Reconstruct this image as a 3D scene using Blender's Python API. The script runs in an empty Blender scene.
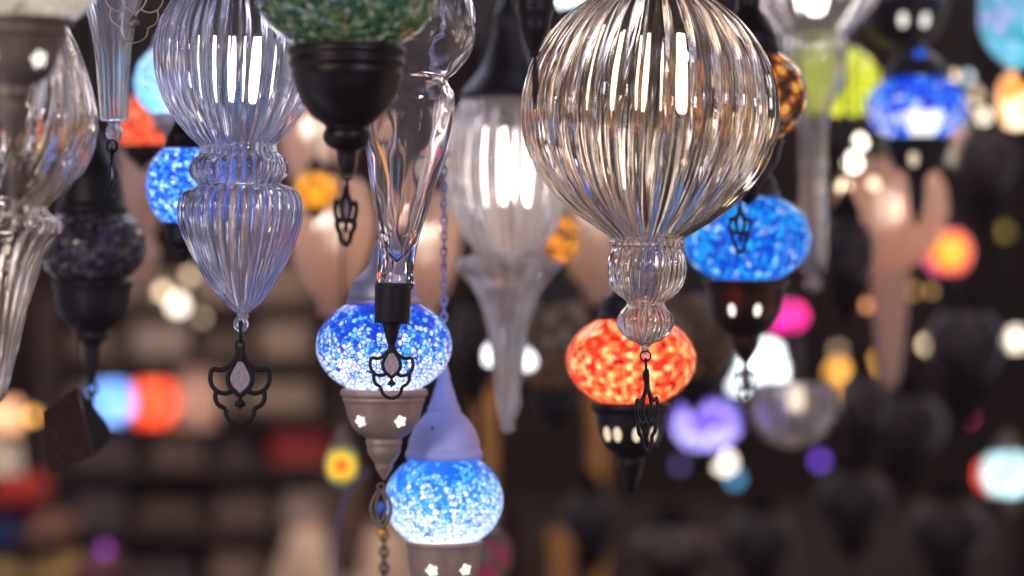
import bpy, bmesh, math, random
from mathutils import Vector, Matrix, Euler
random.seed(7)
SC = bpy.context.scene
COL = SC.collection
PI = math.pi

# ------------------------------------------------------------------ camera
LENS, CAMZ = 85.0, 1.90
DZ = CAMZ - 2.10
F = 1024 * LENS / 36.0
FOCUS = 1.92
cam = bpy.data.cameras.new('camera'); cam.lens = LENS; cam.sensor_width = 36
camo = bpy.data.objects.new('camera', cam); COL.objects.link(camo)
camo.location = (0, 0, CAMZ); camo.rotation_euler = (PI / 2, 0, 0)
cam.dof.use_dof = True; cam.dof.focus_distance = FOCUS
cam.dof.aperture_fstop = 2.5
cam.clip_end = 60
SC.camera = camo
CEIL = 2.90

LAMPK = 0.125                               # lamp output
def S(Y): return Y / F                      # metres per photo pixel at depth Y
def P(px, py, Y): return Vector(((px - 512) * S(Y), Y, CAMZ - (py - 288) * S(Y)))

# ------------------------------------------------------------------ object helpers
def link(name, bm, mat, parent=None, smooth=True, loc=(0, 0, 0), rot=(0, 0, 0)):
    me = bpy.data.meshes.new(name)
    bmesh.ops.recalc_face_normals(bm, faces=bm.faces[:])
    bm.to_mesh(me); bm.free()
    if smooth:
        for p in me.polygons: p.use_smooth = True
    me.materials.append(mat)
    o = bpy.data.objects.new(name, me); COL.objects.link(o)
    o.location = loc; o.rotation_euler = rot
    if parent is not None: o.parent = parent
    return o

def tag(o, label=None, cat=None, group=None, kind=None):
    if label: o['label'] = label
    if cat: o['category'] = cat
    if group: o['group'] = group
    if kind: o['kind'] = kind
    return o

def empty(name, loc, label, cat, group=None):
    o = bpy.data.objects.new(name, None); COL.objects.link(o)
    o.location = loc; o.empty_display_size = 0.02
    return tag(o, label, cat, group)

def copy_tree(o, parent=None):
    c = o.copy(); COL.objects.link(c); c.parent = parent
    for ch in list(o.children): copy_tree(ch, c)
    return c

# ------------------------------------------------------------------ mesh helpers
def catmull(pts, k=6, closed=False):
    pts = [tuple(p) for p in pts]; n = len(pts); out = []
    rng = n if closed else n - 1
    for i in range(rng):
        if closed: a, b, c, d = pts[i - 1], pts[i], pts[(i + 1) % n], pts[(i + 2) % n]
        else: a, b, c, d = pts[max(i - 1, 0)], pts[i], pts[i + 1], pts[min(i + 2, n - 1)]
        for j in range(k):
            t = j / k
            out.append(tuple(0.5 * (2 * b[m] + (c[m] - a[m]) * t + (2 * a[m] - 5 * b[m] + 4 * c[m] - d[m]) * t * t
                       + (-a[m] + 3 * b[m] - 3 * c[m] + d[m]) * t ** 3) for m in range(len(b))))
    if not closed: out.append(pts[-1])
    return out

def lathe(bm, prof, n=48, ribs=0, amp=0.0, twist=0.0, wobble=0.0, cap=False, sharp=True):
    """prof: (r, z) list top to bottom in metres; ribs flute the surface by amp (share of r)."""
    uvl = bm.loops.layers.uv.verify()
    rows = []; N = len(prof)
    for i, (r, z) in enumerate(prof):
        row = []
        t = i / max(N - 1, 1)
        if r < 1e-6:
            row = [bm.verts.new((0, 0, z))]
        else:
            for j in range(n):
                th = 2 * PI * j / n
                rr = r
                if ribs:
                    ph = abs(math.sin(ribs * (th + twist * t) / 2)) if sharp else 0.5 + 0.5 * math.sin(ribs * (th + twist * t))
                    rr = r * (1 + amp * (ph - 0.64))
                if wobble:
                    rr *= 1 + wobble * (math.sin(5 * th + 40 * t) * math.sin(23 * t + 2 * th) + 0.6 * math.sin(9 * th - 31 * t))
                row.append(bm.verts.new((rr * math.cos(th), rr * math.sin(th), z)))
        rows.append(row)
    for i in range(N - 1):
        a, b = rows[i], rows[i + 1]
        for j in range(n):
            k = (j + 1) % n
            if len(a) == 1 and len(b) == 1: continue
            if len(a) == 1: vs, uv = [a[0], b[j], b[k]], [(j, i), (j, i + 1), (j + 1, i + 1)]
            elif len(b) == 1: vs, uv = [a[j], b[0], a[k]], [(j, i), (j, i + 1), (j + 1, i)]
            else: vs, uv = [a[j], b[j], b[k], a[k]], [(j, i), (j, i + 1), (j + 1, i + 1), (j + 1, i)]
            try: f = bm.faces.new(vs)
            except ValueError: continue
            for l, (u, v) in zip(f.loops, uv): l[uvl].uv = (u / n, 1 - v / (N - 1))
    if cap:
        for row in (rows[0], rows[-1]):
            if len(row) > 2:
                try: bm.faces.new(row)
                except ValueError: pass
    return rows

def shell(outer, thick, n, ribs=0, amp=0.0, twist=0.0, wobble=0.0, inner=None, sharp=True, inner_end=None):
    """closed glass wall: fluted outside, smooth inside."""
    bm = bmesh.new()
    a = lathe(bm, outer, n, ribs, amp, twist, wobble, sharp=sharp)
    if inner is None:
        inner = []
        for i, (r, z) in enumerate(outer):
            if inner_end is not None and z < inner_end: break
            inner.append((max(r - thick, 0.0), z))
        if inner[-1][0] > 0: inner.append((0.0, inner[-1][1] - thick * 0.3))
    b = lathe(bm, inner, n, ribs, -amp * 0.45, twist + 0.12, sharp=False) if ribs > 10 else lathe(bm, inner, n)
    def bridge(p, q):
        for j in range(n):
            k = (j + 1) % n
            try: bm.faces.new([p[j], p[k], q[k], q[j]])
            except ValueError: pass
    if len(a[0]) > 1 and len(b[0]) > 1: bridge(a[0], b[0])
    if len(a[-1]) > 1: bm.faces.new(a[-1])
    return bm

def tube(bm, pts, r, n=6, closed=False, flat=1.0):
    pts = [Vector(p) for p in pts]; N = len(pts); rows = []
    prev = None
    for i, p in enumerate(pts):
        if closed: t = pts[(i + 1) % N] - pts[i - 1]
        else: t = pts[min(i + 1, N - 1)] - pts[max(i - 1, 0)]
        if t.length < 1e-9: t = Vector((0, 0, 1))
        t.normalize()
        up = Vector((0, 1, 0)) if abs(t.y) < 0.9 else Vector((1, 0, 0))
        s = t.cross(up).normalized(); u = s.cross(t).normalized()
        rr = r(i / max(N - 1, 1)) if callable(r) else r
        rows.append([bm.verts.new(p + s * (math.cos(2 * PI * j / n) * rr) + u * (math.sin(2 * PI * j / n) * rr * flat)) for j in range(n)])
    for i in range(N if closed else N - 1):
        a, b = rows[i], rows[(i + 1) % N]
        for j in range(n):
            k = (j + 1) % n
            bm.faces.new([a[j], a[k], b[k], b[j]])
    if not closed:
        bm.faces.new(rows[0]); bm.faces.new(rows[-1])

def torus(bm, c, R, r, ax='y', sx=1.0, sz=1.0, n=16, m=6):
    pts = []
    for i in range(n):
        a = 2 * PI * i / n
        if ax == 'y': pts.append((c[0] + R * sx * math.cos(a), c[1], c[2] + R * sz * math.sin(a)))
        elif ax == 'x': pts.append((c[0], c[1] + R * sx * math.cos(a), c[2] + R * sz * math.sin(a)))
        else: pts.append((c[0] + R * math.cos(a), c[1] + R * math.sin(a), c[2]))
    tube(bm, pts, r, m, closed=True)

def box(bm, c, d, rot=None, bev=0.0):
    m = Matrix.Translation(c) @ (rot.to_matrix().to_4x4() if rot else Matrix()) @ Matrix.Diagonal((*d, 1))
    g = bmesh.ops.create_cube(bm, size=1, matrix=m)
    if bev:
        es = list({e for v in g['verts'] for e in v.link_edges})
        bmesh.ops.bevel(bm, geom=es, offset=bev, segments=2, affect='EDGES', profile=0.5)

def px_prof(prof, y0, s, k=5, smooth=True):
    q = [(r * s, -(y - y0) * s) for r, y in prof]
    return [(max(r, 0), z) for r, z in catmull(q, k)] if smooth else q

# ------------------------------------------------------------------ materials
def nmat(name):
    m = bpy.data.materials.new(name); m.use_nodes = True
    nt = m.node_tree; nt.nodes.clear()
    out = nt.nodes.new('ShaderNodeOutputMaterial')
    def N(t, **kw):
        x = nt.nodes.new('ShaderNode' + t)
        for k, v in kw.items(): setattr(x, k, v)
        return x
    return m, nt, out, N

def setv(node, **kw):
    for k, v in kw.items():
        k = k.replace('_', ' ')
        s = node.inputs[k]
        s.default_value = (*v, 1) if isinstance(v, tuple) and len(v) == 3 and s.type == 'RGBA' else v

def ramp(N, stops, interp='LINEAR'):
    r = N('ValToRGB'); cr = r.color_ramp; cr.interpolation = interp
    while len(cr.elements) < len(stops): cr.elements.new(0.5)
    for e, (p, c) in zip(cr.elements, stops):
        e.position = p; e.color = (*c, 1) if len(c) == 3 else c
    return r

def principled(name, col, rough=0.5, metal=0.0, noise=0.0, nscale=20, col2=None, bump=0.0, **kw):
    m, nt, out, N = nmat(name)
    b = N('BsdfPrincipled'); L = nt.links.new
    setv(b, Base_Color=col, Roughness=rough, Metallic=metal)
    for k, v in kw.items(): b.inputs[k.replace('_', ' ')].default_value = v
    if noise or col2:
        tc = N('TexCoord'); nz = N('TexNoise'); setv(nz, Scale=float(nscale), Detail=4.0)
        L(tc.outputs['Object'], nz.inputs['Vector'])
        c2 = col2 or tuple(c * (1 - noise) for c in col)
        r = ramp(N, [(0.35, col), (0.65, c2)])
        L(nz.outputs['Fac'], r.inputs['Fac']); L(r.outputs['Color'], b.inputs['Base Color'])
        if bump:
            bp = N('Bump'); setv(bp, Strength=bump, Distance=0.002)
            L(nz.outputs['Fac'], bp.inputs['Height']); L(bp.outputs['Normal'], b.inputs['Normal'])
    L(b.outputs[0], out.inputs['Surface'])
    return m

def glass(name, tint=(1, 1, 1), milk=0.06, milkcol=(0.9, 0.88, 0.95), rough=0.0, ior=1.45):
    """clear blown glass with a faint haze that catches the light of the bulb."""
    m, nt, out, N = nmat(name); L = nt.links.new
    g = N('BsdfGlass'); setv(g, Color=tint, Roughness=rough, IOR=ior)
    t = N('BsdfTranslucent'); d = N('BsdfDiffuse')
    setv(t, Color=milkcol); setv(d, Color=milkcol)
    mx = N('MixShader'); mx.inputs[0].default_value = 0.4
    L(t.outputs[0], mx.inputs[1]); L(d.outputs[0], mx.inputs[2])
    m2 = N('MixShader'); m2.inputs[0].default_value = milk
    L(g.outputs[0], m2.inputs[1]); L(mx.outputs[0], m2.inputs[2])
    L(m2.outputs[0], out.inputs['Surface'])
    return m

def emit(name, col, strength):
    m, nt, out, N = nmat(name)
    e = N('Emission'); setv(e, Color=col, Strength=float(strength))
    nt.links.new(e.outputs[0], out.inputs['Surface'])
    return m

def mosaic(name, palette, scale, grout=(0.5, 0.55, 0.6), gw=0.06, mode='cell', zbias=None, trans=0.75, uvk=None, rough=0.15, edge=True, glow=0.0):
    """small glass tiles set in plaster, see-through to the lamp inside."""
    m, nt, out, N = nmat(name); L = nt.links.new
    tc = N('TexCoord'); v = N('TexVoronoi'); ve = N('TexVoronoi', feature='DISTANCE_TO_EDGE')
    vec = tc.outputs['Object']; sc = scale
    sep = N('SeparateXYZ')
    if mode in ('chevron', 'zigzag'):
        L(tc.outputs['UV'], sep.inputs[0])
        ku, kv, kz = uvk
        pp = N('Math', operation='PINGPONG'); mu = N('Math', operation='MULTIPLY'); mu.inputs[1].default_value = kz[0]
        L(sep.outputs['X'], mu.inputs[0]); L(mu.outputs[0], pp.inputs[0]); pp.inputs[1].default_value = 1.0
        a = N('Math', operation='MULTIPLY'); a.inputs[1].default_value = ku; L(sep.outputs['X'], a.inputs[0])
        b = N('Math', operation='MULTIPLY'); b.inputs[1].default_value = kv; L(sep.outputs['Y'], b.inputs[0])
        c = N('Math', operation='MULTIPLY_ADD'); L(pp.outputs[0], c.inputs[0]); c.inputs[1].default_value = kz[1]; L(b.outputs[0], c.inputs[2])
        cb = N('CombineXYZ'); L(a.outputs[0], cb.inputs[0]); L(c.outputs[0], cb.inputs[1])
        vec = cb.outputs[0]; sc = 1.0
        setv(v, Randomness=0.45); setv(ve, Randomness=0.45)
    for x in (v, ve):
        L(vec, x.inputs['Vector']); x.inputs['Scale'].default_value = sc
    sr = N('SeparateColor'); L(v.outputs['Color'], sr.inputs[0])
    n = len(palette)
    if mode == 'flower':
        mp = N('MapRange'); L(v.outputs['Distance'], mp.inputs[0]); mp.inputs[1].default_value = 0.0; mp.inputs[2].default_value = 0.62
        fac = mp.outputs[0]
    elif mode == 'disc':
        so2 = N('SeparateXYZ'); L(tc.outputs['Object'], so2.inputs[0]); cb2 = N('CombineXYZ'); L(so2.outputs['X'], cb2.inputs[0]); L(so2.outputs['Z'], cb2.inputs[2])
        ln = N('VectorMath', operation='LENGTH'); L(cb2.outputs[0], ln.inputs[0])
        dv = N('Math', operation='DIVIDE'); L(ln.outputs['Value'], dv.inputs[0]); dv.inputs[1].default_value = uvk
        wv = N('Math', operation='MULTIPLY_ADD'); L(sr.outputs[0], wv.inputs[0]); wv.inputs[1].default_value = 0.14; L(dv.outputs[0], wv.inputs[2])
        fac = wv.outputs[0]
    elif mode == 'zigzag':
        # warm and dark tiles laid in upright zigzag rows
        s2 = N('Math', operation='SINE'); s2m = N('Math', operation='MULTIPLY'); s2m.inputs[1].default_value = PI * 2 * 7
        L(sep.outputs['Y'], s2m.inputs[0]); L(s2m.outputs[0], s2.inputs[0])
        s1m = N('Math', operation='MULTIPLY'); s1m.inputs[1].default_value = PI * 2 * 18; L(sep.outputs['X'], s1m.inputs[0])
        sh = N('Math', operation='MULTIPLY_ADD'); L(s2.outputs[0], sh.inputs[0]); sh.inputs[1].default_value = 1.1; L(s1m.outputs[0], sh.inputs[2])
        s1 = N('Math', operation='SINE'); L(sh.outputs[0], s1.inputs[0])
        ad = N('Math', operation='MULTIPLY_ADD'); L(s1.outputs[0], ad.inputs[0]); ad.inputs[1].default_value = 0.2; ad.inputs[2].default_value = 0.1
        hf = N('Math', operation='MULTIPLY_ADD'); L(sr.outputs[0], hf.inputs[0]); hf.inputs[1].default_value = 0.85; L(ad.outputs[0], hf.inputs[2])
        fac = hf.outputs[0]
    else: fac = sr.outputs[0]
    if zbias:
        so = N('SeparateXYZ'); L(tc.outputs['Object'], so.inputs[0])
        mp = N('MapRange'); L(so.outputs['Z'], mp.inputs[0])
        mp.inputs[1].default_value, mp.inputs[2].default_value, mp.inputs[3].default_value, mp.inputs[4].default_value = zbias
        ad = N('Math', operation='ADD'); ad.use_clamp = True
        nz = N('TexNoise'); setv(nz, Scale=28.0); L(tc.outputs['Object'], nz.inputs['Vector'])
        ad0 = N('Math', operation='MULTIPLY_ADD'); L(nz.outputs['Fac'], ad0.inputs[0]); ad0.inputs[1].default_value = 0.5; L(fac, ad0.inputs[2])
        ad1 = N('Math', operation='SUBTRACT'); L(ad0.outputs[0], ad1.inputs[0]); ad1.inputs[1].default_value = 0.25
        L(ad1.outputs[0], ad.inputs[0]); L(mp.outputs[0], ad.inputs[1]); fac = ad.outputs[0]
    r = ramp(N, [(i / max(n - 1, 1), c) for i, c in enumerate(palette)], 'LINEAR')
    L(fac, r.inputs['Fac'])
    col = r.outputs['Color']
    if edge:
        lt = N('Math', operation='LESS_THAN'); L(ve.outputs['Distance'], lt.inputs[0]); lt.inputs[1].default_value = gw
        mc = N('Mix', data_type='RGBA'); L(lt.outputs[0], mc.inputs[0]); L(col, mc.inputs[6]); mc.inputs[7].default_value = (*grout, 1)
        col = mc.outputs[2]
    t = N('BsdfTranslucent'); d = N('BsdfDiffuse'); g = N('BsdfGlossy'); setv(g, Roughness=rough, Color=(1, 1, 1))
    L(col, t.inputs['Color']); L(col, d.inputs['Color'])
    mx = N('MixShader'); mx.inputs[0].default_value = 1 - trans; L(t.outputs[0], mx.inputs[1]); L(d.outputs[0], mx.inputs[2])
    bp = N('Bump'); setv(bp, Strength=0.5, Distance=0.001); L(v.outputs['Color'], bp.inputs['Height'])
    L(bp.outputs[0], g.inputs['Normal'])
    fr = N('Fresnel'); setv(fr, IOR=1.4)
    m2 = N('MixShader'); L(fr.outputs[0], m2.inputs[0]); L(mx.outputs[0], m2.inputs[1]); L(g.outputs[0], m2.inputs[2])
    L(m2.outputs[0], out.inputs['Surface'])
    return m

M = {}
M['dark'] = principled('antique_dark_metal', (0.035, 0.028, 0.028), 0.42, 0.85, noise=0.4, nscale=60)
M['black'] = principled('black_lacquer', (0.008, 0.007, 0.008), 0.45, 0.0, Specular_IOR_Level=0.3)
M['iron'] = principled('blackened_iron', (0.006, 0.005, 0.006), 0.5, 0.0, Specular_IOR_Level=0.25)
M['brown'] = principled('brown_bronze', (0.075, 0.042, 0.03), 0.4, 0.85, noise=0.4, nscale=60)
M['taupe'] = principled('taupe_metal', (0.44, 0.31, 0.25), 0.5, 0.35, noise=0.25, nscale=70)
M['silver'] = principled('pale_pewter', (0.55, 0.5, 0.62), 0.45, 0.45, noise=0.2, nscale=70)
M['bronze'] = principled('worn_bronze', (0.24, 0.185, 0.14), 0.5, 0.5, noise=0.3, nscale=70)
M['brass'] = principled('pale_brass', (0.45, 0.36, 0.28), 0.35, 0.9)
M['night'] = principled('tarnished_metal', (0.012, 0.007, 0.005), 0.8, 0.0, Specular_IOR_Level=0.1, noise=0.3, nscale=40)
M['cord'] = principled('dark_cord', (0.02, 0.018, 0.018), 0.7)
M['bluelit_metal'] = principled('blue_lit_steel', (0.46, 0.5, 0.95), 0.5, 0.1)  # blue light of the globe mixed into the base colour
M['panel'] = principled('smoky_panel', (0.5, 0.42, 0.44), 0.35, 0.3, noise=0.35, nscale=420)
M['holeglow'] = emit('hole_glow', (1, 0.93, 0.84), 1.6)  # self-glowing surface in place of lamp light coming through holes
M['warmholeglow'] = emit('warm_hole_glow', (1, 0.78, 0.55), 1.0)
M['dimbulb'] = emit('dim_bulb_glow', (1, 0.8, 0.62), 1.6)
M['bulb'] = emit('bulb_glow', (1, 0.80, 0.58), 7)
M['bulbcool'] = emit('cool_bulb_glow', (1, 0.86, 0.78), 8)
M['socket'] = principled('dark_socket', (0.04, 0.03, 0.02), 0.5)
M['amberbead'] = principled('amber_bead', (0.85, 0.42, 0.06), 0.2)
M['bluebead'] = principled('blue_bead', (0.03, 0.14, 0.6), 0.15)
M['clear'] = glass('clear_glass', milk=0.02)
M['clearwarm'] = glass('clear_warm_glass', tint=(1, 0.97, 0.93), milk=0.02, milkcol=(1, 0.9, 0.85))
M['clearblue'] = glass('clear_glass_lavender', tint=(0.96, 0.965, 1), milk=0.06, milkcol=(0.72, 0.76, 1.0))
M['smooth'] = glass('plain_blown_glass', tint=(1, 0.98, 0.97), milk=0.05, milkcol=(0.9, 0.88, 0.92))
M['kbulb'] = emit('bright_bulb_glow', (1, 0.88, 0.8), 9)
M['milky'] = glass('hazy_glass', milk=0.13, milkcol=(1.0, 0.9, 0.88))
M['trumpet'] = glass('trumpet_glass', milk=0.06, milkcol=(1, 0.9, 0.85))
M['tube'] = glass('hazy_lavender_glass', milk=0.1, milkcol=(0.75, 0.78, 1.0))
M['pinkhaze'] = glass('hazy_pink_glass', rough=0.25, milk=0.4, milkcol=(0.95, 0.66, 0.52))

# ------------------------------------------------------------------ world: dim bazaar alley behind the viewer, with bright spots added for glass streaks
w = bpy.data.worlds.new('bazaar'); SC.world = w; w.use_nodes = True
nt = w.node_tree; nt.nodes.clear(); Ln = nt.links.new
def WN(t, **kw):
    x = nt.nodes.new('ShaderNode' + t)
    for k, v in kw.items(): setattr(x, k, v)
    return x
wo = WN('OutputWorld'); bg = WN('Background'); tc = WN('TexCoord')
vo = WN('TexVoronoi'); vo.inputs['Scale'].default_value = 5.0; Ln(tc.outputs['Generated'], vo.inputs['Vector'])
lt = WN('Math', operation='LESS_THAN'); Ln(vo.outputs['Distance'], lt.inputs[0]); lt.inputs[1].default_value = 0.26
sr = WN('SeparateColor'); Ln(vo.outputs['Color'], sr.inputs[0])
cr = WN('ValToRGB'); cr.color_ramp.interpolation = 'CONSTANT'
stops = [(0, (1, .72, .45)), (.3, (1, .85, .7)), (.5, (.35, .5, 1)), (.72, (.8, .85, 1)), (.9, (1, .5, .3))]
while len(cr.color_ramp.elements) < len(stops): cr.color_ramp.elements.new(.5)
for e, (p, c) in zip(cr.color_ramp.elements, stops): e.position = p; e.color = (*c, 1)
Ln(sr.outputs[0], cr.inputs['Fac'])
ml = WN('Math', operation='MULTIPLY'); Ln(lt.outputs[0], ml.inputs[0]); ml.inputs[1].default_value = 5.0
ad = WN('Math', operation='ADD'); Ln(ml.outputs[0], ad.inputs[0]); ad.inputs[1].default_value = 0.09
Ln(cr.outputs['Color'], bg.inputs['Color']); Ln(ad.outputs[0], bg.inputs['Strength'])
Ln(bg.outputs[0], wo.inputs[0])

# ------------------------------------------------------------------ lights
def point(parent, loc, col, watts, rad=0.012):
    l = bpy.data.lights.new('point_light', 'POINT'); l.energy = watts; l.color = col; l.shadow_soft_size = rad
    o = bpy.data.objects.new('point_light', l); COL.objects.link(o); o.location = loc
    if parent is not None: o.parent = parent
    return o

def area(loc, target, col, watts, size):
    l = bpy.data.lights.new('fill_light', 'AREA'); l.energy = watts; l.color = col; l.size = size; l.shape = 'DISK'
    loc = (loc[0], loc[1], loc[2] + DZ); target = (target[0], target[1], target[2] + DZ)
    o = bpy.data.objects.new('fill_light', l); COL.objects.link(o); o.location = loc
    o.rotation_euler = (Vector(target) - Vector(loc)).to_track_quat('-Z', 'Y').to_euler()
area((1.5, -0.6, 2.9), (0.1, 2.1, 2.0), (0.74, 0.72, 1.0), 26, 0.5)
area((-1.5, -0.3, 2.7), (-0.2, 2.1, 2.0), (1.0, 0.84, 0.72), 20, 0.45)
area((-0.9, 5.9, 3.0), (-0.9, 7.2, 1.5), (1.0, 0.78, 0.6), 12, 0.5)  # this and the next three: unseen fills added for the shop back
area((0.3, 5.2, 3.0), (0.3, 6.9, 1.2), (1.0, 0.66, 0.36), 6, 0.5)
area((-0.75, 5.3, 3.0), (-0.46, 6.75, 1.4), (1.0, 0.82, 0.66), 9, 0.4)
area((1.5, 4.6, 3.0), (1.2, 6.5, 1.6), (1.0, 0.62, 0.36), 4, 0.5)
# bare point lights added beside and above the view, for streaks in the glass
_r = random.Random(11)
for i in range(120):
    Y = 1.3 + 4.6 * _r.random()
    if i < 76:
        sg = -1 if i % 2 else 1
        p = (sg * (Y * 0.2117 + 0.2 + 0.8 * _r.random()), Y, 1.2 + 1.7 * _r.random())
    else:
        Y = 2.4 + 3.2 * _r.random(); p = (1.8 * (_r.random() - 0.5), Y, min(2.98, 2.1 + 0.119 * Y + 0.1 + 0.35 * _r.random()))
    c = _r.choice([(1, .8, .6), (1, .88, .76), (1, .62, .22), (.55, .6, 1), (.88, .88, 1), (.97, .84, .88)] if p[0] > 0.1 else [(.5, .56, 1), (.8, .82, 1), (.92, .9, 1), (1, .85, .78), (.6, .66, 1), (1, .8, .62)])
    point(None, (p[0], p[1], p[2] + DZ), c, 0.85, 0.08)

# ------------------------------------------------------------------ setting
wall_m = principled('dark_plaster', (0.036, 0.018, 0.012), 0.9, 0, nscale=2.2, col2=(0.009, 0.005, 0.004))
def structure(name, c, d, mat):
    bm = bmesh.new(); box(bm, c, d); o = link(name, bm, mat, smooth=False); o['kind'] = 'structure'; return o
structure('floor', (0, 3.2, -0.05), (7.4, 9.6, 0.1), principled('worn_floor', (0.09, 0.07, 0.06), 0.7, 0, nscale=5, col2=(0.04, 0.03, 0.03)))
structure('ceiling', (0, 3.2, CEIL + 0.05), (7.4, 9.6, 0.1), principled('dark_ceiling', (0.03, 0.025, 0.024), 0.9, 0, nscale=4, col2=(0.015, 0.012, 0.012)))
structure('wall_back', (0, 8.05, CEIL / 2), (7.4, 0.1, CEIL), wall_m)
structure('wall_left', (-2.75, 3.2, CEIL / 2), (0.1, 9.6, CEIL), wall_m)
structure('wall_right', (2.75, 3.2, CEIL / 2), (0.1, 9.6, CEIL), wall_m)

# ------------------------------------------------------------------ lamp parts
def hang_cord(root, ztop_local, r=0.0016, mat=None, x=0.0, name='cord'):
    """cord from the lamp's top up to the ceiling."""
    top = CEIL - root.location.z
    bm = bmesh.new(); tube(bm, [(x, 0, ztop_local), (x, 0, (ztop_local + top) / 2), (x, 0, top)], r, 6)
    o = link(name, bm, mat or M['cord'], root)
    bm = bmesh.new(); lathe(bm, [(0.0, top), (0.006, top), (0.006, top - 0.006), (0.003, top - 0.014), (0.0, top - 0.016)], 16)
    link('ceiling_hook', bm, M['dark'], root, loc=(x, 0, 0))
    return o

def hang_chain(root, ztop_local, s, mat=None, n_in=46, link_px=9.0):
    top = CEIL - root.location.z
    bm = bmesh.new(); z = ztop_local; k = 0; h = link_px * s
    while z < top - 0.02 and k < 160:
        torus(bm, (0, 0, z + h * 0.5), h * 0.58, 1.3 * s, 'y' if k % 2 else 'x', sx=0.55, sz=1.0, n=10, m=5)
        z += h * 0.9; k += 1
    tube(bm, [(0, 0, z), (0, 0, top)], 0.0012, 5)
    o = link('chain', bm, mat or M['bluelit_metal'], root)
    bm = bmesh.new(); lathe(bm, [(0.0, top), (0.02, top), (0.02, top - 0.008), (0.008, top - 0.018), (0.0, top - 0.02)], 16)
    link('ceiling_hook', bm, M['dark'], root)
    return o

def glow_disc(root, x_px, y_px, cx, cy, s, r_cup_px, kind='flower', size=5.5, mat=None, name='star_glow_disc', tilt=0.25):
    """pierced opening of the cup, lit from behind, lying on the cup's curved wall."""
    dx = (x_px - cx) * s; R = r_cup_px * s
    a = math.asin(max(-0.97, min(0.97, dx / R)))
    bm = bmesh.new(); pts = []; n = 40 if kind == 'flower' else 20
    for i in range(n):
        t = 2 * PI * i / n
        if kind == 'flower': rr = size * s * (0.85 + 0.17 * math.cos(5 * t + PI)); pts.append((rr * math.cos(t), 0, rr * math.sin(t)))
        else: pts.append((size * 0.55 * s * math.cos(t), 0, size * s * math.sin(t)))
    vs = [bm.verts.new(p) for p in pts]; f = bm.faces.new(vs)
    e = bmesh.ops.extrude_face_region(bm, geom=[f])
    bmesh.ops.translate(bm, verts=[v for v in e['geom'] if isinstance(v, bmesh.types.BMVert)], vec=(0, 1.5 * s, 0))
    o = link(name, bm, mat or M['holeglow'], root, smooth=False)
    o.location = (R * 1.012 * math.sin(a), -R * 1.012 * math.cos(a), -(y_px - cy) * s)
    o.rotation_euler = Euler((tilt, 0, a), 'XYZ')
    return o

def palmette(root, x, y, cx, cy, s, k=1.0, rz=0.0, mat=None, panel=True, name='pendant', yoff=0.0, tr=2.35, ring=True, ky=1.0):
    """openwork leaf-shaped pendant: outline lobes, inner drop, heart; x, y the pixel of its stem top."""
    u = s * k; mat = mat or M['iron']
    def m(p): return (p[0] * u, 0.0, -p[1] * u * ky)
    bm = bmesh.new()
    for sg in (-1, 1):
        q = lambda L: [m((sg * a, b)) for a, b in L]
        tube(bm, catmull(q([(2.0, 0), (2.6, 6), (5.5, 13), (12, 19.5), (19, 22.5), (27.5, 21)]), 5), tr * u, 6, flat=0.7)
        tube(bm, catmull(q([(27.5, 21), (29.5, 28), (28.5, 36), (23.5, 43), (15, 46), (7.5, 43.5)]), 5), tr * u, 6, flat=0.7)
        tube(bm, catmull(q([(23.5, 43), (24.5, 50), (21.5, 57), (14, 61.5)]), 5), tr * u, 6, flat=0.7)
        tube(bm, catmull(q([(14, 61.5), (13, 68), (8, 74), (0, 77)]), 5), tr * u, 6, flat=0.7)
        tube(bm, catmull(q([(1, 4), (5, 14), (11, 25), (12, 34), (8.5, 41), (3, 46), (0, 49)]), 5), tr * u, 6, flat=0.7)
        tube(bm, catmull(q([(2.0, 0), (1.8, 8), (1.2, 14)]), 4), 3.0 * u, 6, flat=0.7)
    # heart at the foot of the drop
    hp = [(0, 48), (2.0, 52), (5.5, 55.5), (5, 59), (2, 59.5), (0, 62.5), (-2, 59.5), (-5, 59), (-5.5, 55.5), (-2.0, 52)]
    a = [bm.verts.new((p[0] * u, -1.0 * u, -p[1] * u * ky)) for p in hp]; b = [bm.verts.new((p[0] * u, 1.0 * u, -p[1] * u * ky)) for p in hp]
    bm.faces.new(a); bm.faces.new(b)
    for i in range(len(hp)): bm.faces.new([a[i], a[(i + 1) % len(hp)], b[(i + 1) % len(hp)], b[i]])
    if ring:
        torus(bm, (0, 0, 3 * u), 4.2 * u, 1.3 * u, 'y', n=16)
        torus(bm, (0, 0, 11.5 * u), 4.0 * u, 1.1 * u, 'x', sx=0.8, sz=1.6, n=16)
    o = link(name, bm, mat, root)
    o.location = ((x - cx) * s, yoff, -(y - cy) * s); o.rotation_euler = (0, 0, rz)
    if panel:
        bm = bmesh.new()
        pp = [(0, 10), (6, 20), (10, 30), (8, 38), (0, 46), (-8, 38), (-10, 30), (-6, 20)]
        bm.faces.new([bm.verts.new(m(p)) for p in pp])
        r = bmesh.ops.extrude_face_region(bm, geom=bm.faces[:])
        bmesh.ops.translate(bm, verts=[v for v in r['geom'] if isinstance(v, bmesh.types.BMVert)], vec=(0, 0.5 * u, 0))
        pn = link('inlay_panel', bm, M['panel'], o, smooth=False)
        pn['label'] = 'smoky pink inlay panel'
    return o

def globe_prof(rx, ry, ytop, ybot, cy, n=28):
    """slice of an ellipsoid between two photo rows."""
    a0 = math.acos(max(-1, min(1, (cy - ytop) / ry))); a1 = math.acos(max(-1, min(1, (cy - ybot) / ry)))
    return [(rx * math.sin(a0 + (a1 - a0) * i / n), cy - ry * math.cos(a0 + (a1 - a0) * i / n)) for i in range(n + 1)]

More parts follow.
